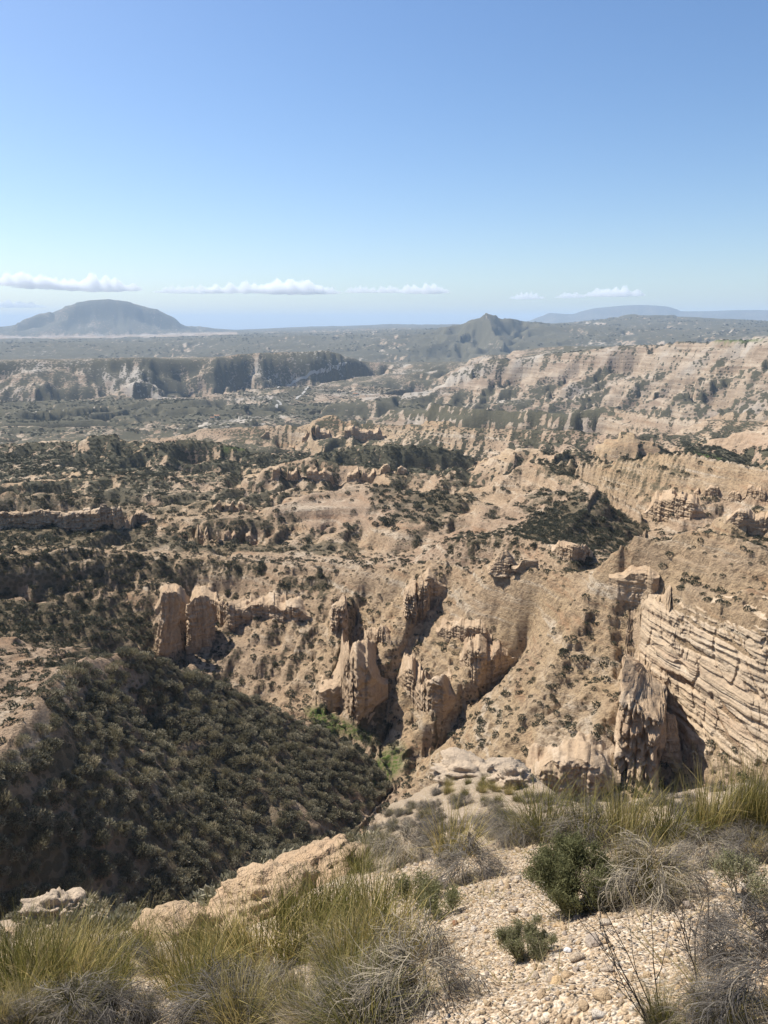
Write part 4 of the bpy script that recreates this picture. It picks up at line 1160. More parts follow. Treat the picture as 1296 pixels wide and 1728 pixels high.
for i in solo:
    hm_ = bool(grid_at(hillm, ax[i:i + 1], ay[i:i + 1])[0])
    g = 'hill' if hm_ else 'spur' if math.hypot(ax[i], ay[i]) < 46 else 'left' if uu[i] < 240 else 'wall'
    o = link('shrub', SHRUBS[i % 5], None, (ax[i], ay[i], az_[i] - .04))
    s_ = as_[i]; o.scale = (s_, s_, s_ * r_.uniform(.8, 1.1)); o.rotation_euler.z = r_.uniform(0, 6.28)
    lab, grp = GRP[g]
    if g == 'hill':
        cr = float(np.interp(uu[i], [178, 231, 294, 367, 436, 499, 567, 630, 667], [1102, 1099, 1118, 1149, 1183, 1212, 1249, 1286, 1322]))
        ft = float(np.interp(uu[i], [0, 300, 446, 525, 556, 620, 667], [1560, 1560, 1515, 1460, 1415, 1375, 1335]))
        f = (vv[i] - cr) / max(ft - cr, 1)
        zone = 'left' if uu[i] < 110 else 'crest' if f < .2 else 'foot' if f > .82 else 'upper' if f < .5 else 'lower'
        lab = {'left': 'olive scrub shrub on the left flank of the dark hill, below the bare tan ridge', 'crest': 'olive scrub shrub along the crest line of the dark hill', 'foot': 'olive scrub shrub at the shadowed foot of the dark hill, above the grass and ledge',
               'upper': 'olive scrub shrub on the upper face of the dark hill', 'lower': 'olive scrub shrub on the lower face of the dark hill'}[zone]
        grp = 'shrubs on the dark hill: ' + zone
    if i % 5 > 3:
        lab = lab.replace('olive scrub shrub', 'pale straw-tinted shrub').replace('low olive shrub', 'low straw-tinted shrub').replace('small dark shrub', 'small pale shrub').replace('dark shrub', 'pale shrub'); grp += ', pale ones'
    tag(o, lab, 'shrub', grp)
rest = rank[300:]
hm_r = grid_at(hillm, ax[rest], ay[rest]) | (np.hypot(ax[rest], ay[rest]) < 46)
P3 = np.stack([ax, ay, az_ - .04], -1)
scatter('hillside_scrub', P3[rest[hm_r]], as_[rest[hm_r]], SHRUBS, 1)
scatter('canyon_scrub', P3[rest[~hm_r]], as_[rest[~hm_r]], DARKS, 2)
scatter('badlands_scrub', np.stack([fx_, fy_, ground(fx_, fy_) - .05], -1), fs_, DARKS, 3)
# trees too far off to count: dark dots on the distant hills and along the river
tx, ty = sow(60000, 4500, 9000, lambda x, y: sstep(-.1, .5, perlin(x / 500, y / 500, 611)) * .14, 513)
scatter('distant_trees', np.stack([tx, ty, ground(tx, ty)], -1), np.random.default_rng(5).lognormal(0, .3, len(tx)) * 6.0, DARKS, 4)
vx, vy = sow(60000, 1750, 3000, lambda x, y: .5 * grid_at(VEG, x, y) ** 2 * sstep(.3, .1, grid_at(STEEP, x, y)), 515)
scatter('valley_trees', np.stack([vx, vy, ground(vx, vy)], -1), np.random.default_rng(6).lognormal(0, .3, len(vx)) * 2.6, DARKS, 5)
print('scrub', len(sx_), len(fx_), len(px_), len(tx), len(vx), time.time() - T0)

# esparto: curved blades
def blades(n, seed, r0, length, lean, droop, width, segs=5, zmax=None):
    r = np.random.default_rng(seed)
    az = r.uniform(0, 2 * PI, n); rad = r0 * np.sqrt(r.uniform(0, 1, n))
    az2 = az + r.normal(0, .95, n)
    L_ = r.uniform(*length, n); ph = r.uniform(*lean, n) * (.4 + .6 * rad / r0); dr = r.uniform(*droop, n)
    p = np.stack([np.cos(az) * rad, np.sin(az) * rad, np.zeros(n) - .02], -1)
    hor = np.stack([np.cos(az2), np.sin(az2), np.zeros(n)], -1)
    side = np.stack([-np.sin(az2), np.cos(az2), np.zeros(n)], -1)
    tw = r.uniform(-.9, .9, n)
    rows = []
    ph = ph.copy()
    for k in range(segs + 1):
        t = k / segs
        wd = width * (1 - t * .85) * r.uniform(.8, 1.2, n)
        up = np.cross(side, hor)
        s2 = side * np.cos(tw)[:, None] + (np.cos(ph)[:, None] * hor - np.sin(ph)[:, None] * np.array([0, 0, 1])) * np.sin(tw)[:, None]
        rows.append((p - s2 * wd[:, None], p + s2 * wd[:, None]))
        p = p + (hor * np.sin(ph)[:, None] + np.array([0, 0, 1]) * np.cos(ph)[:, None]) * (L_ / segs)[:, None]
        ph = ph + dr / segs * (.4 + 1.2 * t)
        side = side + .22 * r.normal(size=(n, 1)) * hor
        if k == 2:
            br = r.uniform(0, 1, n) < .10; ph = np.where(br, ph + r.uniform(.5, 1.3, n), ph)
    V_ = np.stack([np.stack(x, 1) for x in rows], 1)           # n, segs+1, 2, 3
    base = (np.arange(n) * (segs + 1) * 2)[:, None]
    k = np.arange(segs)[None] * 2
    q = np.stack([base + k, base + k + 1, base + k + 3, base + k + 2], -1).reshape(-1, 4)
    return V_.reshape(-1, 3), q, np.repeat(r.uniform(0, 1, n), (segs + 1) * 2)
def draped(n, seed, rad, width, segs=6):
    """dead blades hanging over a dome"""
    r = np.random.default_rng(seed)
    az = r.uniform(0, 2 * PI, n); p0 = np.arccos(r.uniform(.30, 1, n)); p1 = np.minimum(p0 + r.uniform(.55, 1.15, n), 1.95)
    rr = rad * r.uniform(.62, 1.08, n) * (1 + .18 * np.sin(az * 3 + seed)); wob = r.normal(0, .55, n) / np.maximum(np.sin(p0), .25) * .6
    lift = r.uniform(0, 1, n) < .2
    rows = []
    for k in range(segs + 1):
        t = k / segs
        ph = p0 + (p1 - p0) * t * np.where(lift, .55, 1); a = az + wob * t + .25 * np.sin(3 * t + az * 5)
        R_ = rr * (1 + np.where(lift, .35 * t, .08 * np.sin(5 * t + az * 7)))
        c = np.stack([R_ * np.sin(ph) * np.cos(a), R_ * np.sin(ph) * np.sin(a), R_ * np.cos(ph) * .8 + .02], -1)
        sd = np.stack([-np.sin(a), np.cos(a), .35 * np.sin(az * 11 + t * 4)], -1) * (width * (1 - .75 * t))
        rows.append(np.stack([c - sd, c + sd], 1))
    V_ = np.stack(rows, 1)
    base = (np.arange(n) * (segs + 1) * 2)[:, None]; k = np.arange(segs)[None] * 2
    q = np.stack([base + k, base + k + 1, base + k + 3, base + k + 2], -1).reshape(-1, 4)
    return V_.reshape(-1, 3), q, np.repeat(r.uniform(0, 1, n) ** 1.4, (segs + 1) * 2)
def blade_mesh(name, mat, *a, **kw):
    V_, q, bl = blades(*a, **kw)
    return mesh_from(name, V_, q, None, True, {'blade': bl}, mat)
GREEN = [blade_mesh('green_blades', M_GREEN, 340, 421 + k, .16, (.22, .56), (.05, .8), (.2, 1.2), .0028) for k in range(3)]
GREENU = [blade_mesh('upright_blades', M_GREEN, 300, 431 + k, .10, (.30, .62), (.02, .38), (.1, .7), .0022) for k in range(2)]
DRY = [blade_mesh('dead_blades', M_DRY, 820, 441 + k, .19, (.16, .38), (.15, 1.45), (1.5, 3.0), .0021) for k in range(3)]
STRAW = [blade_mesh('straw_blades', M_STRAW, 110, 451 + k, .17, (.3, .6), (.1, 1.1), (.5, 1.9), .0022) for k in range(2)]
def dome_mesh(name, seed):
    V_, q, bl = draped(1300, seed, .27, .0016)
    return mesh_from(name, V_, q, None, True, {'blade': bl}, M_DEADGREY)
DOMES = [dome_mesh('dead_dome_blades', 481 + k) for k in range(3)]
rt = random.Random(5)
def tussock(u, v, size, green, dry, straw, label, group=None, loc=None, upright=False, gs=1.0):
    p = loc if loc is not None else hit(u, v)[0]
    size *= (.70 if dry < 1 else .74) * float(np.interp(u, [250, 420, 560, 720], [.78, .82, .84, .95]))
    root = bpy.data.objects.new('esparto_tussock', None); COL.objects.link(root); root.location = p; root.empty_display_size = .1
    tag(root, label, 'grass tussock', group)
    def add(nm, me, s, sz):
        o = link(nm, me, root); o.scale = (s, s, sz); o.rotation_euler = (rt.uniform(-.15, .15), rt.uniform(-.15, .15), rt.uniform(0, 6.28))
    if green: add('green_blades', rt.choice(GREENU if upright else GREEN), size * green, size * green * gs)
    if dry: add('dead_blades', rt.choice(DOMES if dry >= .9 else DRY), size * dry, size * dry)
    if straw: add('straw_blades', rt.choice(STRAW), size * straw, size * straw)
    return root
TUS = [
 (1105, 1515, 1.05, .55, 1.0, .5, 'big grey dome of dead esparto right of the green bush'),
 (1060, 1500, .95, .95, .6, .5, 'tall straw and green esparto growing between the green bush and the grey dome', True),
 (1195, 1465, .95, .3, 1.0, .4, 'long low grey esparto clump right of the big grey dome'),
 (1265, 1450, .95, .5, .9, .4, 'grey esparto at the right edge, below the tall dark-tipped grass'),
 (1195, 1415, 1.61, 1.0, .7, .3, 'tall dark-tipped green esparto right of the largest brown rock face', True),
 (1250, 1405, 1.61, 1.0, .7, .3, 'tall green esparto between two others near the right edge', True),
 (1295, 1405, 1.61, 1.0, .8, .3, 'tall green esparto cut by the right edge', True),
 (1130, 1425, 1.54, .9, .8, .4, 'green and grey esparto on the rise behind the grey dome'),
 (1050, 1420, 1.61, .95, .7, .5, 'wispy green esparto behind the green bush', True),
 (985, 1425, 1.61, .8, .9, .3, 'grey-green esparto arching over the green bush from behind'),
 (920, 1415, 1.68, .9, .5, .5, 'pale green esparto left of the green bush on the gravel crest'),
 (870, 1425, 1.1, .5, .9, .3, 'low grey-green esparto at the top of the gravel slope'),
 (790, 1490, 1.15, .25, 1.15, .2, 'dark grey dome of dead esparto hanging over the left edge of the gravel'),
 (765, 1445, 1.3, 1.05, .5, .4, 'bushy pale green esparto rising above the dark grey dome'),
 (690, 1455, 1.3, .4, 1.1, .4, 'drooping silver-grey esparto above the patch of bare pinkish soil'),
 (650, 1440, 1.3, .6, .9, .5, 'grey and straw esparto on the edge of the drop, left of the silver one'),
 (610, 1470, 1.15, .9, .6, .8, 'straw-coloured esparto between the tan ledge and the silver clump'),
 (560, 1545, 1.25, 1.15, .4, .6, 'tall yellow-green esparto in the middle of the big grass bank'),
 (490, 1560, 1.2, 1.1, .3, .6, 'yellow-green esparto in front of the rounded boulder'),
 (620, 1560, 1.15, 1.1, .4, .7, 'yellow-green esparto right of the tallest clump, under the soil patch'),
 (520, 1625, 1.26, 1.15, .6, .5, 'lush green esparto bending left in the centre of the bank'),
 (590, 1640, 1.05, 1.0, .8, .6, 'green esparto with a dark heart, left of the straw clump'),
 (660, 1610, 1.0, 1.1, .5, .5, 'bright green esparto by the edge of the gravel'),
 (430, 1640, 1.26, 1.15, .5, .4, 'green esparto behind the dark dead stalk'),
 (375, 1620, 1.15, 1.05, .4, .5, 'green esparto right of the small low rock'),
 (330, 1690, 1.21, 1.1, .6, .4, 'bright green fan of esparto at the bottom, left of centre'),
 (270, 1640, 1.0, .6, .7, .6, 'brownish esparto beside the stony gap at lower left'),
 (700, 1690, .95, .35, 1.1, .6, 'tousled grey and straw dome of esparto at the bottom centre'),
 (640, 1712, .95, .5, .9, .9, 'straw-coloured esparto at the bottom, left of the tousled dome'),
 (440, 1722, 1.0, .6, 1.0, .4, 'dark grey esparto at the bottom edge under the green bank'),
 (370, 1730, .95, .5, 1.1, .3, 'pale grey esparto at the bottom edge, right of the stony gap'),
 (40, 1690, 1.32, 1.15, .4, .8, 'pale straw-green esparto in the bottom left corner'),
 (110, 1680, 1.26, 1.1, .4, .9, 'pale straw-green esparto, second from the left edge'),
 (175, 1680, 1.26, 1.1, .5, .7, 'wind-bent straw-green esparto, third from the left edge'),
 (20, 1640, 1.2, 1.0, .3, .9, 'pale esparto at the left edge under the knobbly rock'),
 (215, 1640, .9, .2, 1.0, .3, 'small brownish grey cushion of dead esparto left of the stony gap'),
 (90, 1630, 1.15, .9, .3, .9, 'pale esparto standing under the pale cracked outcrop'),
 (160, 1625, 1.15, .9, .3, .8, 'pale esparto under the low slab of rock'),
 (240, 1610, 1.15, .8, .3, .8, 'straw esparto left of the small low rock'),
 (320, 1608, 1.1, .9, .3, .6, 'dull green esparto just in front of the small low rock'),
 (120, 1735, .8, .1, 1.2, .1, 'lavender-grey dead tuft at the bottom left'),
 (200, 1738, .8, .2, 1.1, .2, 'second lavender-grey dead tuft at the bottom, right of the first'),
 (1258, 1610, .68, .15, 1.1, .25, 'grey dome of dead esparto at the right edge, upper of two'),
 (1292, 1705, .72, .15, 1.2, .25, 'large grey dome of dead esparto in the bottom right corner'),
 (1215, 1735, .6, .7, .8, .8, 'short straw and green tuft at the bottom right'),
 (1120, 1735, .5, .6, .6, .8, 'sparse short grass at the bottom edge, right of centre'),
]
for t in TUS:
    tussock(*t[:7], upright=len(t) > 7)
# far tufts on the mound and crest
fr_ = random.Random(9)
n_ = 0
for k in range(420):
    u, v = fr_.uniform(590, 1296), fr_.uniform(1308, 1425)
    crest = np.interp(u, [q[0] for q in FG], [q[1] for q in FG])
    if v < crest + 6 or (900 < u < 1140 and v > 1375) or (n_ >= 150):
        continue
    p, h = hit(u, v, 2)
    if h > 40 or h < 5: continue
    mat_green = math.hypot((u - 830) / 95, (v - 1335) / 22) < 1
    g = .7 if mat_green or fr_.random() < .3 else .0
    if mat_green: tussock(u, v, fr_.uniform(.8, 1.2), g, .5, .3, 'low olive tuft in the mat of grass on the mound below the pale rock cap', 'olive tufts on the mound', p)
    elif u < 740: tussock(u, v, fr_.uniform(.7, 1.15), g, .9, .2, 'small grey tuft on the slope between the tan ledge and the mound', 'grey tufts left of the mound', p)
    elif h > 11: tussock(u, v, fr_.uniform(.6, 1.1), g, .95, .2, 'small dark grey tuft on the pinkish soil at the crest', 'grey tufts along the crest', p)
    else: tussock(u, v, fr_.uniform(.5, .9), g, .9, .3, 'small grey-green tuft on the rise behind the gravel slope', 'tufts on the rise', p)
    n_ += 1
# low ragged growth between the big clumps on the left bank
for k in range(64):
    u, v = fr_.uniform(-20, 640), fr_.uniform(1600, 1740)
    if 200 < u < 300 and 1640 < v < 1710: continue
    tussock(u, v, fr_.uniform(.5, .95), fr_.uniform(.5, 1.0), fr_.uniform(.5, 1.0), fr_.uniform(.3, .8), *(('ragged esparto at the very bottom of the grass bank', 'ragged esparto, bottom') if v > 1700 else ('ragged pale esparto in the left part of the grass bank', 'ragged esparto, left') if u < 300 else ('ragged esparto behind the big yellow-green clumps of the bank', 'ragged esparto, back') if v < 1650 else ('ragged esparto in the front middle of the grass bank', 'ragged esparto, middle')))
LIT = [blade_mesh('straw_litter', M_STRAW, 5, 471 + k, .05, (.05, .16), (1.3, 1.6), (-.2, .5), .0016, segs=3) for k in range(3)]
lx, ly = sow(26000, 1.4, 9, lambda x, y: .30 * sstep(-.1, .5, perlin(x / .5, y / .5, 911)) + .04, 913, math.radians(33))
scatter('straw_litter', np.stack([lx, ly, ground(lx, ly) + .012], -1), np.random.default_rng(3).uniform(.5, 1.2, len(lx)), LIT, 915, tilt=.2)
print('grass', time.time() - T0)

# leafy shrubs with stems
def stems(n, seed, height, spread, rad, segs=6, forks=2):
    r = random.Random(seed); V_, Q, tips = [], [], []
    def limb(p, d, L_, w, depth):
        pts = [p]; dd = d.copy()
        for k in range(segs):
            dd = (dd + Vector((r.gauss(0, .12), r.gauss(0, .12), r.gauss(.06, .08)))).normalized()
            pts.append(pts[-1] + dd * (L_ / segs))
            if depth < forks and k >= 1 and r.random() < .65:
                side = Vector((r.gauss(0, 1), r.gauss(0, 1), r.gauss(.2, .5))).normalized()
                limb(pts[-1], (dd + side * .7).normalized(), L_ * (1 - k / segs) * .75, w * .6, depth + 1)
        for k, q in enumerate(pts):
            ww = w * (1 - .7 * k / segs)
            b0 = len(V_)
            for a in (0, 2.09, 4.19):
                V_.append(q + Vector((math.cos(a), math.sin(a), 0)) * ww)
            if k: 
                for a in range(3): Q.append((b0 - 3 + a, b0 - 3 + (a + 1) % 3, b0 + (a + 1) % 3, b0 + a))
            if k >= 2 or depth: tips.append((q, dd))
    for k in range(n):
        a = r.uniform(0, 6.28); s = spread * math.sqrt(r.random())
        limb(Vector((math.cos(a) * .03, math.sin(a) * .03, -.02)), Vector((math.cos(a) * s, math.sin(a) * s, 1)).normalized(), height * r.uniform(.7, 1.05), rad, 0)
    return V_, Q, tips
def leafy(name, u, v, height, spread, n, leaf, label, cat, seed, per=7, leafmat=None, trunk='stems', loc=None, forks=2):
    p = loc if loc is not None else hit(u, v)[0]
    root = bpy.data.objects.new(name, None); COL.objects.link(root); root.location = p; root.empty_display_size = .1
    tag(root, label, cat)
    V_, Q, tips = stems(n, seed, height, spread, .0022 if height < .5 else .004, forks=forks)
    link(trunk, mesh_from(trunk, [tuple(q) for q in V_], Q, None, True, {'blade': np.random.default_rng(seed).uniform(0, 1, len(V_))}, M_TWIG), root)
    if per:
        r = np.random.default_rng(seed)
        P = np.repeat(np.array([tuple(t[0]) for t in tips]), per, 0); n_ = len(P)
        P += r.normal(0, leaf * .9, P.shape)
        d = r.normal(size=(n_, 3)) + np.array([0, 0, .8]); d /= np.linalg.norm(d, axis=1)[:, None]
        s = np.cross(d, r.normal(size=(n_, 3))); s /= np.linalg.norm(s, axis=1)[:, None]
        L_ = leaf * r.uniform(.6, 1.3, n_)[:, None]
        VV_ = np.stack([P, P + d * L_ * .5 + s * L_ * .11, P + d * L_, P + d * L_ * .5 - s * L_ * .11], 1).reshape(-1, 3)
        link('leaves', mesh_from('leaves', VV_, np.arange(4 * n_).reshape(-1, 4), None, False, {'blade': np.repeat(r.uniform(0, 1, n_), 4)}, leafmat or M_LEAF), root)
    return root
leafy('green_shrub', 965, 1535, .27, .75, 46, .014, 'rounded dark green bush with fine leaves on the gravel, left of the grey dome', 'shrub', 701, per=8)
leafy('small_shrub', 888, 1612, .105, .7, 24, .008, 'little grey-green plant alone on the open gravel, casting a small shadow', 'small plant', 702, per=8)
leafy('leafy_herb', 700, 1535, .15, .5, 10, .02, 'fresh green leafy herb in the grass under the bare soil patch', 'small plant', 703, per=4)
leafy('leafy_herb', 745, 1545, .13, .5, 8, .016, 'grey-green leafy herb by the foot of the dark grey dome', 'small plant', 704, per=4)
leafy('leafy_herb', 1258, 1515, .13, .6, 10, .014, 'small green herb at the right edge above the upper grey dome', 'small plant', 705, per=4)
leafy('dry_twigs', 1130, 1735, .36, .8, 8, .01, 'bare thin twigs standing at the bottom edge, right of centre', 'dead plant', 706, per=0, forks=1)
leafy('dry_twigs', 1200, 1660, .30, .8, 6, .01, 'sparse bare twigs in front of the grey domes at right', 'dead plant', 707, per=0, forks=1)
leafy('dead_stalk', 452, 1640, .42, .10, 1, .01, 'dark dead stalk leaning in the green esparto at the left', 'dead plant', 708, per=0, forks=0)
leafy('dead_stalk', 285, 1612, .22, .25, 1, .01, 'short dark dead stalk above the small low rock', 'dead plant', 709, per=0, forks=0)
leafy('dead_stalk', 530, 1500, .4, .15, 1, .01, 'pale dead stalk standing before the tan ledge', 'dead plant', 710, per=0, forks=0)

# stones
def pebble(seed, sub=2):
    me = boulder(1, .8, .6, seed, sub, .48); return me
M_STONE = None
def stone_mat():
    m, nt = new_mat('pebble_stone'); b = NB(nt)
    oi = b.n('ShaderNodeObjectInfo').outputs['Random']
    tc = b.n('ShaderNodeTexCoord').outputs['Object']
    cr = b.n('ShaderNodeValToRGB'); b.set(cr.inputs[0], oi)
    el = cr.color_ramp.elements
    el[0].position = 0; el[0].color = (.36, .25, .15, 1); el[1].position = 1; el[1].color = (.60, .53, .44, 1)
    for pos, c in ((.2, (.48, .35, .21)), (.45, (.50, .385, .25)), (.6, (.40, .33, .26)), (.72, (.27, .22, .18)), (.8, (.55, .38, .20)), (.9, (.53, .44, .33))):
        e = el.new(pos); e.color = (*c, 1)
    n = b.noise(tc, 2.4, 5, .65)
    col = b.mix(b.math('MULTIPLY', b.ramp(n, .55, .35), .4), cr.outputs[0], (.26, .18, .11))
    b.out(col, .85, b.bump(n, .5, .3), .2)
    return m
M_STONE = stone_mat()
PEBS = [pebble(801 + k, 2) for k in range(5)]
for p_ in PEBS: p_.materials.append(M_STONE)
def d_grav(x, y):
    u, v = project(x, y, ground(x, y))
    left = np.interp(v, [1380, 1440, 1500, 1560, 1640, 1760], [600, 620, 640, 690, 640, 560])
    return sstep(left - 60, left + 60, u) * 1.0 + .25 * ((u > 190) & (u < 310) & (v > 1630)) + .06
gx_, gy_ = sow(58000, 1.3, 5.2, d_grav, 821, math.radians(48))
gx2, gy2 = sow(36000, 5.2, 14, lambda x, y: .6 * d_grav(x, y), 823, math.radians(46))
gx_ = np.concatenate([gx_, gx2]); gy_ = np.concatenate([gy_, gy2])
gr = np.random.default_rng(825)
gs_ = np.exp(gr.normal(math.log(.0038), .62, len(gx_))); gs_ = np.clip(gs_, .0018, .024)
gz_ = ground(gx_, gy_)
gu, gv = project(gx_, gy_, gz_)
vis = (gu > 0) & (gu < 1296) & (gv < 1728) & (d_grav(gx_, gy_) > .6)
sol = np.argsort(-np.where(vis, gs_ / np.hypot(gx_, gy_), 0))[:285]
for i in sol:
    o = link('stone', PEBS[i % 5], None, (gx_[i], gy_[i], gz_[i] + gs_[i] * .2)); s = gs_[i]
    o.scale = (s * gr.uniform(.8, 1.2), s * gr.uniform(.8, 1.2), s); o.rotation_euler = (gr.uniform(-.5, .5), gr.uniform(-.5, .5), gr.uniform(0, 6.28))
    z_ = ('bottom', 'small stone on the gravel along the bottom edge of the picture') if gv[i] > 1670 else \
         ('plant', 'small stone on the gravel left of the little grey-green plant') if gu[i] < 850 else \
         ('right', 'small stone on the gravel towards the grey domes at the right edge') if gu[i] > 1090 else \
         ('bush', 'small stone on the gravel around the foot of the green bush') if gv[i] < 1580 else ('middle', 'small stone on the open gravel right of the little grey-green plant')
    tag(o, z_[1], 'stone', 'stones on the gravel: ' + z_[0])
m_ = np.ones(len(gx_), bool); m_[sol] = False
scatter('gravel', np.stack([gx_, gy_, gz_ + gs_ * .15], -1)[m_], gs_[m_], PEBS, 827, tilt=.6)
for u, v, s, lb, c in ((1000, 1592, .026, 'largest tan stone on the open gravel, right of the little grey-green plant', None), (1021, 1560, .019, 'rounded pale stone at the foot of the green bush', None),
                       (958, 1606, .012, 'angular white quartz pebble beside the shadow of the little plant', (.62, .60, .57)), (768, 1560, .014, 'rusty brown stone at the left edge of the gravel', (.22, .11, .06)),
                       (1125, 1612, .016, 'pale pebble on the gravel below the big grey dome', None), (985, 1700, .014, 'flat pale pebble near the bottom edge', None)):
    p, h = hit(u, v)
    me = boulder(1.15, .9, .7, int(u), 3, .2); me.materials.append(M_STONE if not c else None)
    if c:
        mm, nt = new_mat('odd_stone'); b = NB(nt); b.out(b.mix(b.noise(b.n('ShaderNodeTexCoord').outputs['Object'], 2.5, 4), tuple(k * .75 for k in c), c), .8); me.materials[0] = mm
    o = link('stone', me, None, p + Vector((0, 0, s * .3))); o.scale = (s, s, s); o.rotation_euler = (.2, .1, u)
    tag(o, lb, 'stone')

# ------------------------------------------------------------------ clouds, valley details
m, nt = new_mat('cloud_vapour'); b = NB(nt)
pv = b.n('ShaderNodeVolumePrincipled'); pv.inputs['Color'].default_value = (1, 1, 1, 1); pv.inputs['Density'].default_value = .0022; pv.inputs['Anisotropy'].default_value = 0.0
b.nt.links.new(pv.outputs[0], b.n('ShaderNodeOutputMaterial').inputs['Volume'])
M_CLOUD = m
def cloud(u, v, wpx, hpx, seed, label, dist=45500.0, dens=None):
    bm = bmesh.new(); bmesh.ops.create_icosphere(bm, subdivisions=6, radius=1)
    me = bpy.data.meshes.new('cloud'); bm.to_mesh(me); bm.free()
    n = len(me.vertices); co = np.empty(n * 3, np.float32); me.vertices.foreach_get('co', co); P = co.reshape(-1, 3).astype(float)
    a = wpx / max(hpx, 1) / 2
    env = np.clip(1 - np.abs(P[:, 0]) ** 3 * .5, 0, 1) * (.55 + .7 * sstep(-.6, .6, perlin(P[:, 0] * a * .8 + seed, P[:, 0] * 0, seed)))
    Q = P * np.array([a, .9, 1])
    bil = 0
    for k, g in ((1.1, .55), (2.3, .30), (4.8, .16), (9.5, .08)):
        bil = bil + g * (1 - 2.2 * np.abs(noise3(Q[:, 0] * k, Q[:, 1] * k, Q[:, 2] * k, seed + int(k * 3))))
    r = 1 + .55 * bil
    up = np.where(P[:, 2] > 0, 1.25, .2)
    k = dist / FOCAL
    out = np.stack([P[:, 0] * (1 + .06 * bil) * wpx / 2 * k, P[:, 1] * r * hpx * 1.6 * k, P[:, 2] * r * up * env * hpx * k], -1)
    me.vertices.foreach_set('co', out.astype(np.float32).ravel()); me.update()
    me.materials.append(M_CLOUD)
    p = pix(u, v, dist)
    o = link('cloud', me, None, p); o.rotation_euler.z = -math.atan2(p[0], p[1])
    tag(o, label, 'cloud')
cloud(30, 480, 120, 11, 1, 'white cloud at the left edge of the sky')
cloud(85, 486, 110, 9, 2, 'flat white cloud second from the left, above the table mountain')
cloud(165, 489, 130, 13, 3, 'puffy white cloud right above the summit of the table mountain')
cloud(325, 494, 120, 7, 4, 'low flat cloud right of the table mountain')
cloud(420, 493, 150, 9, 5, 'white cloud left of the tallest cumulus')
cloud(492, 494, 110, 14, 6, 'tallest white cumulus in the middle of the row')
cloud(545, 495, 60, 7, 7, 'ragged cloud at the right end of the long row')
cloud(610, 493, 56, 6, 8, 'small flat cloud just left of the centre of the sky')
cloud(655, 493, 50, 6, 9, 'small cloud right above the long flat horizon')
cloud(715, 494, 84, 9, 10, 'small puffy cloud above the left foot of the pointed hill')
cloud(890, 504, 56, 6, 11, 'faint little cloud right above the pointed hill')
cloud(962, 502, 50, 5, 12, 'faint thin cloud above the distant blue mountains')
cloud(1036, 499, 96, 8, 13, 'long faint cloud over the highest distant mountain')
cloud(10, 518, 110, 6, 14, 'pale cloud bank low behind the left shoulder of the table mountain')

def ribbon(name, pts, width, mat, lift=1.2):
    """a road laid over the ground"""
    P = [hit(u, v, 1200)[0] for u, v in pts]
    C = []
    for k in range(len(P) - 1):
        for t in np.linspace(0, 1, 14, endpoint=False):
            C.append(P[k].lerp(P[k + 1], t))
    C.append(P[-1])
    V_, Q = [], []
    for k, c in enumerate(C):
        d = (C[min(k + 1, len(C) - 1)] - C[max(k - 1, 0)]); d.z = 0; d.normalize()
        n = Vector((-d.y, d.x, 0)) * width / 2
        for sgn in (-1, 1):
            q = c + n * sgn
            V_.append((q.x, q.y, float(ground(q.x, q.y)[0]) + lift))
        if k: Q.append((2 * k - 2, 2 * k - 1, 2 * k + 1, 2 * k))
    return kind(link(name, mesh_from(name, V_, Q, None, True, None, mat)), 'structure')
m, nt = new_mat('pale_track'); b = NB(nt); b.out(b.mix(b.noise(b.n('ShaderNodeNewGeometry').outputs['Position'], .05, 4), (.33, .31, .27), (.42, .39, .34)), .95)
ribbon('road', [(585, 612), (570, 621), (552, 627), (535, 630), (518, 636), (500, 643), (486, 650), (466, 655)], 7, m)
ribbon('road', [(520, 652), (515, 660), (508, 668), (500, 674)], 8, m)
ribbon('road', [(468, 676), (474, 682), (466, 688)], 8, m)
m, nt = new_mat('whitewash'); b = NB(nt); b.out(b.mix(b.noise(b.n('ShaderNodeTexCoord').outputs['Object'], 3, 4), (.66, .55, .36), (.74, .66, .48)), .9)
m2, nt = new_mat('roof_tile'); b = NB(nt); b.out(b.mix(b.noise(b.n('ShaderNodeTexCoord').outputs['Object'], 6, 4), (.32, .16, .09), (.42, .24, .14)), .9)
m3, nt = new_mat('window_dark'); b = NB(nt); b.out((.03, .03, .035), .4)
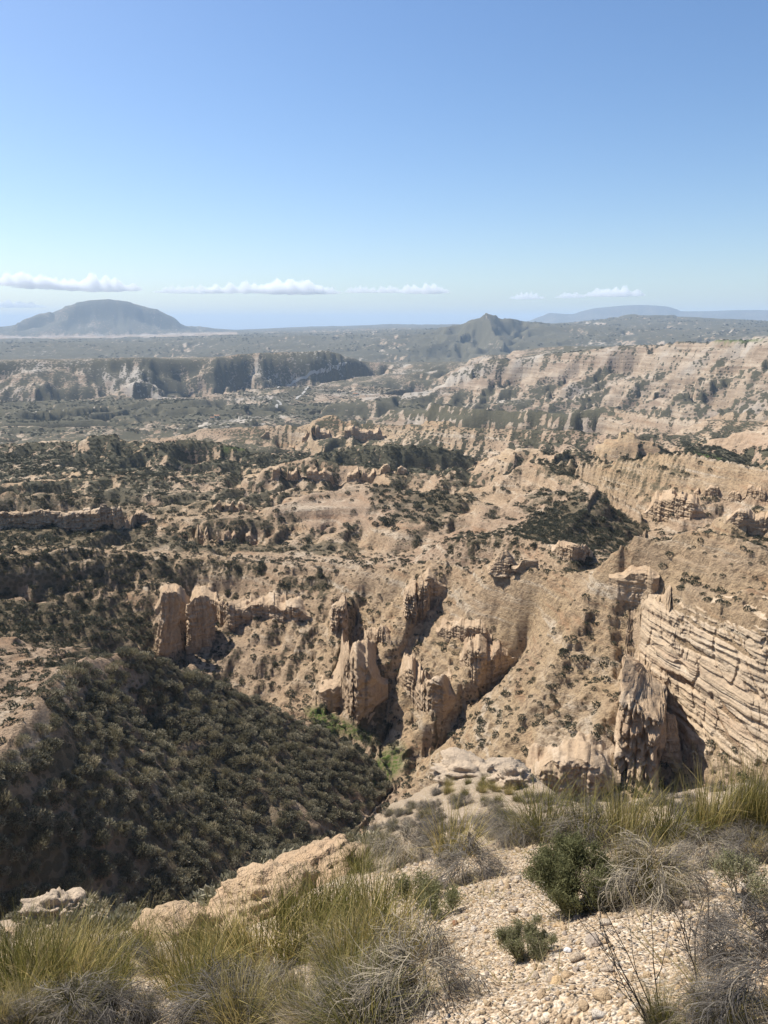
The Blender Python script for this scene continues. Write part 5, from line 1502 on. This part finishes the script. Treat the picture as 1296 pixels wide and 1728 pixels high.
def house(u, v, w, d, h, label, rot):
    p, hh = hit(u, v, 1200)
    root = bpy.data.objects.new('farmhouse', None); COL.objects.link(root); root.location = p; root.rotation_euler.z = rot
    tag(root, label, 'house')
    x, y = w / 2, d / 2
    vs = [(-x, -y, -4), (x, -y, -4), (x, y, -4), (-x, y, -4), (-x, -y, h), (x, -y, h), (x, y, h), (-x, y, h), (-x, 0, h + d * .22), (x, 0, h + d * .22)]
    link('wall', mesh_from('wall', vs, [(0, 1, 5, 4), (2, 3, 7, 6)], [(0, 4, 8), (0, 8, 3), (3, 8, 7), (1, 9, 5), (1, 2, 9), (2, 6, 9)], False, None, m), root)
    e = .8; t = .5
    vr = []
    for dz in (0.05, t):
        vr += [(-x - e, -y - e, h - .3 + dz), (x + e, -y - e, h - .3 + dz), (x + e, 0, h + d * .22 + dz), (-x - e, 0, h + d * .22 + dz), (x + e, y + e, h - .3 + dz), (-x - e, y + e, h - .3 + dz)]
    fq = [(0, 1, 2, 3), (3, 2, 4, 5), (6, 9, 8, 7), (9, 11, 10, 8), (0, 6, 7, 1), (5, 4, 10, 11), (1, 7, 8, 2), (2, 8, 10, 4), (0, 3, 9, 6), (3, 5, 11, 9)]
    link('roof', mesh_from('roof', vr, fq, None, False, None, m2), root)
    for k in (-.3, .3):
        vw = [(k * w - 1, -y - .06, h * .4), (k * w + 1, -y - .06, h * .4), (k * w + 1, -y - .06, h * .75), (k * w - 1, -y - .06, h * .75)]
        vw += [(a_, b_ + .12, c_) for a_, b_, c_ in vw]
        link('window', mesh_from('window', vw, [(0, 1, 2, 3), (0, 4, 5, 1), (1, 5, 6, 2), (2, 6, 7, 3), (3, 7, 4, 0)], None, False, None, m3), root)
house(366, 705, 13, 8, 6, 'small cream farmhouse by the pale conical hill in the far valley', .2)
house(358, 707, 9, 6, 4, 'low cream shed left of the farmhouse in the far valley', .1)
house(600, 667, 16, 8, 6, 'lone pale house on the far valley slope near the bend of the track', -.3)
# one big dark tree by the conical hill
p, hh = hit(416, 694, 1200)
root = bpy.data.objects.new('dark_tree', None); COL.objects.link(root); root.location = p; tag(root, 'single big dark tree behind the pale conical hill in the far valley', 'tree')
V_, q_, bl_ = tuft(700, 77, wide=.09, upright=.3, leaf=.3)
V_ = V_ * np.array([7.5, 7.5, 15]) + np.array([0, 0, 4.0])
link('crown', mesh_from('crown', V_, q_, None, False, {'blade': bl_}, M_SHRUB2), root)
tr_v = [(math.cos(a_) * r_k, math.sin(a_) * r_k, z_k) for z_k, r_k in ((-1, .8), (4, .55), (12, .3)) for a_ in np.linspace(0, 2 * PI, 8, endpoint=False)]
tr_q = [(8 * j + i, 8 * j + (i + 1) % 8, 8 * j + 8 + (i + 1) % 8, 8 * j + 8 + i) for j in range(2) for i in range(8)]
link('trunk', mesh_from('trunk', tr_v, tr_q, None, True, {'blade': np.full(len(tr_v), .5)}, M_TWIG), root)
print('done', time.time() - T0)
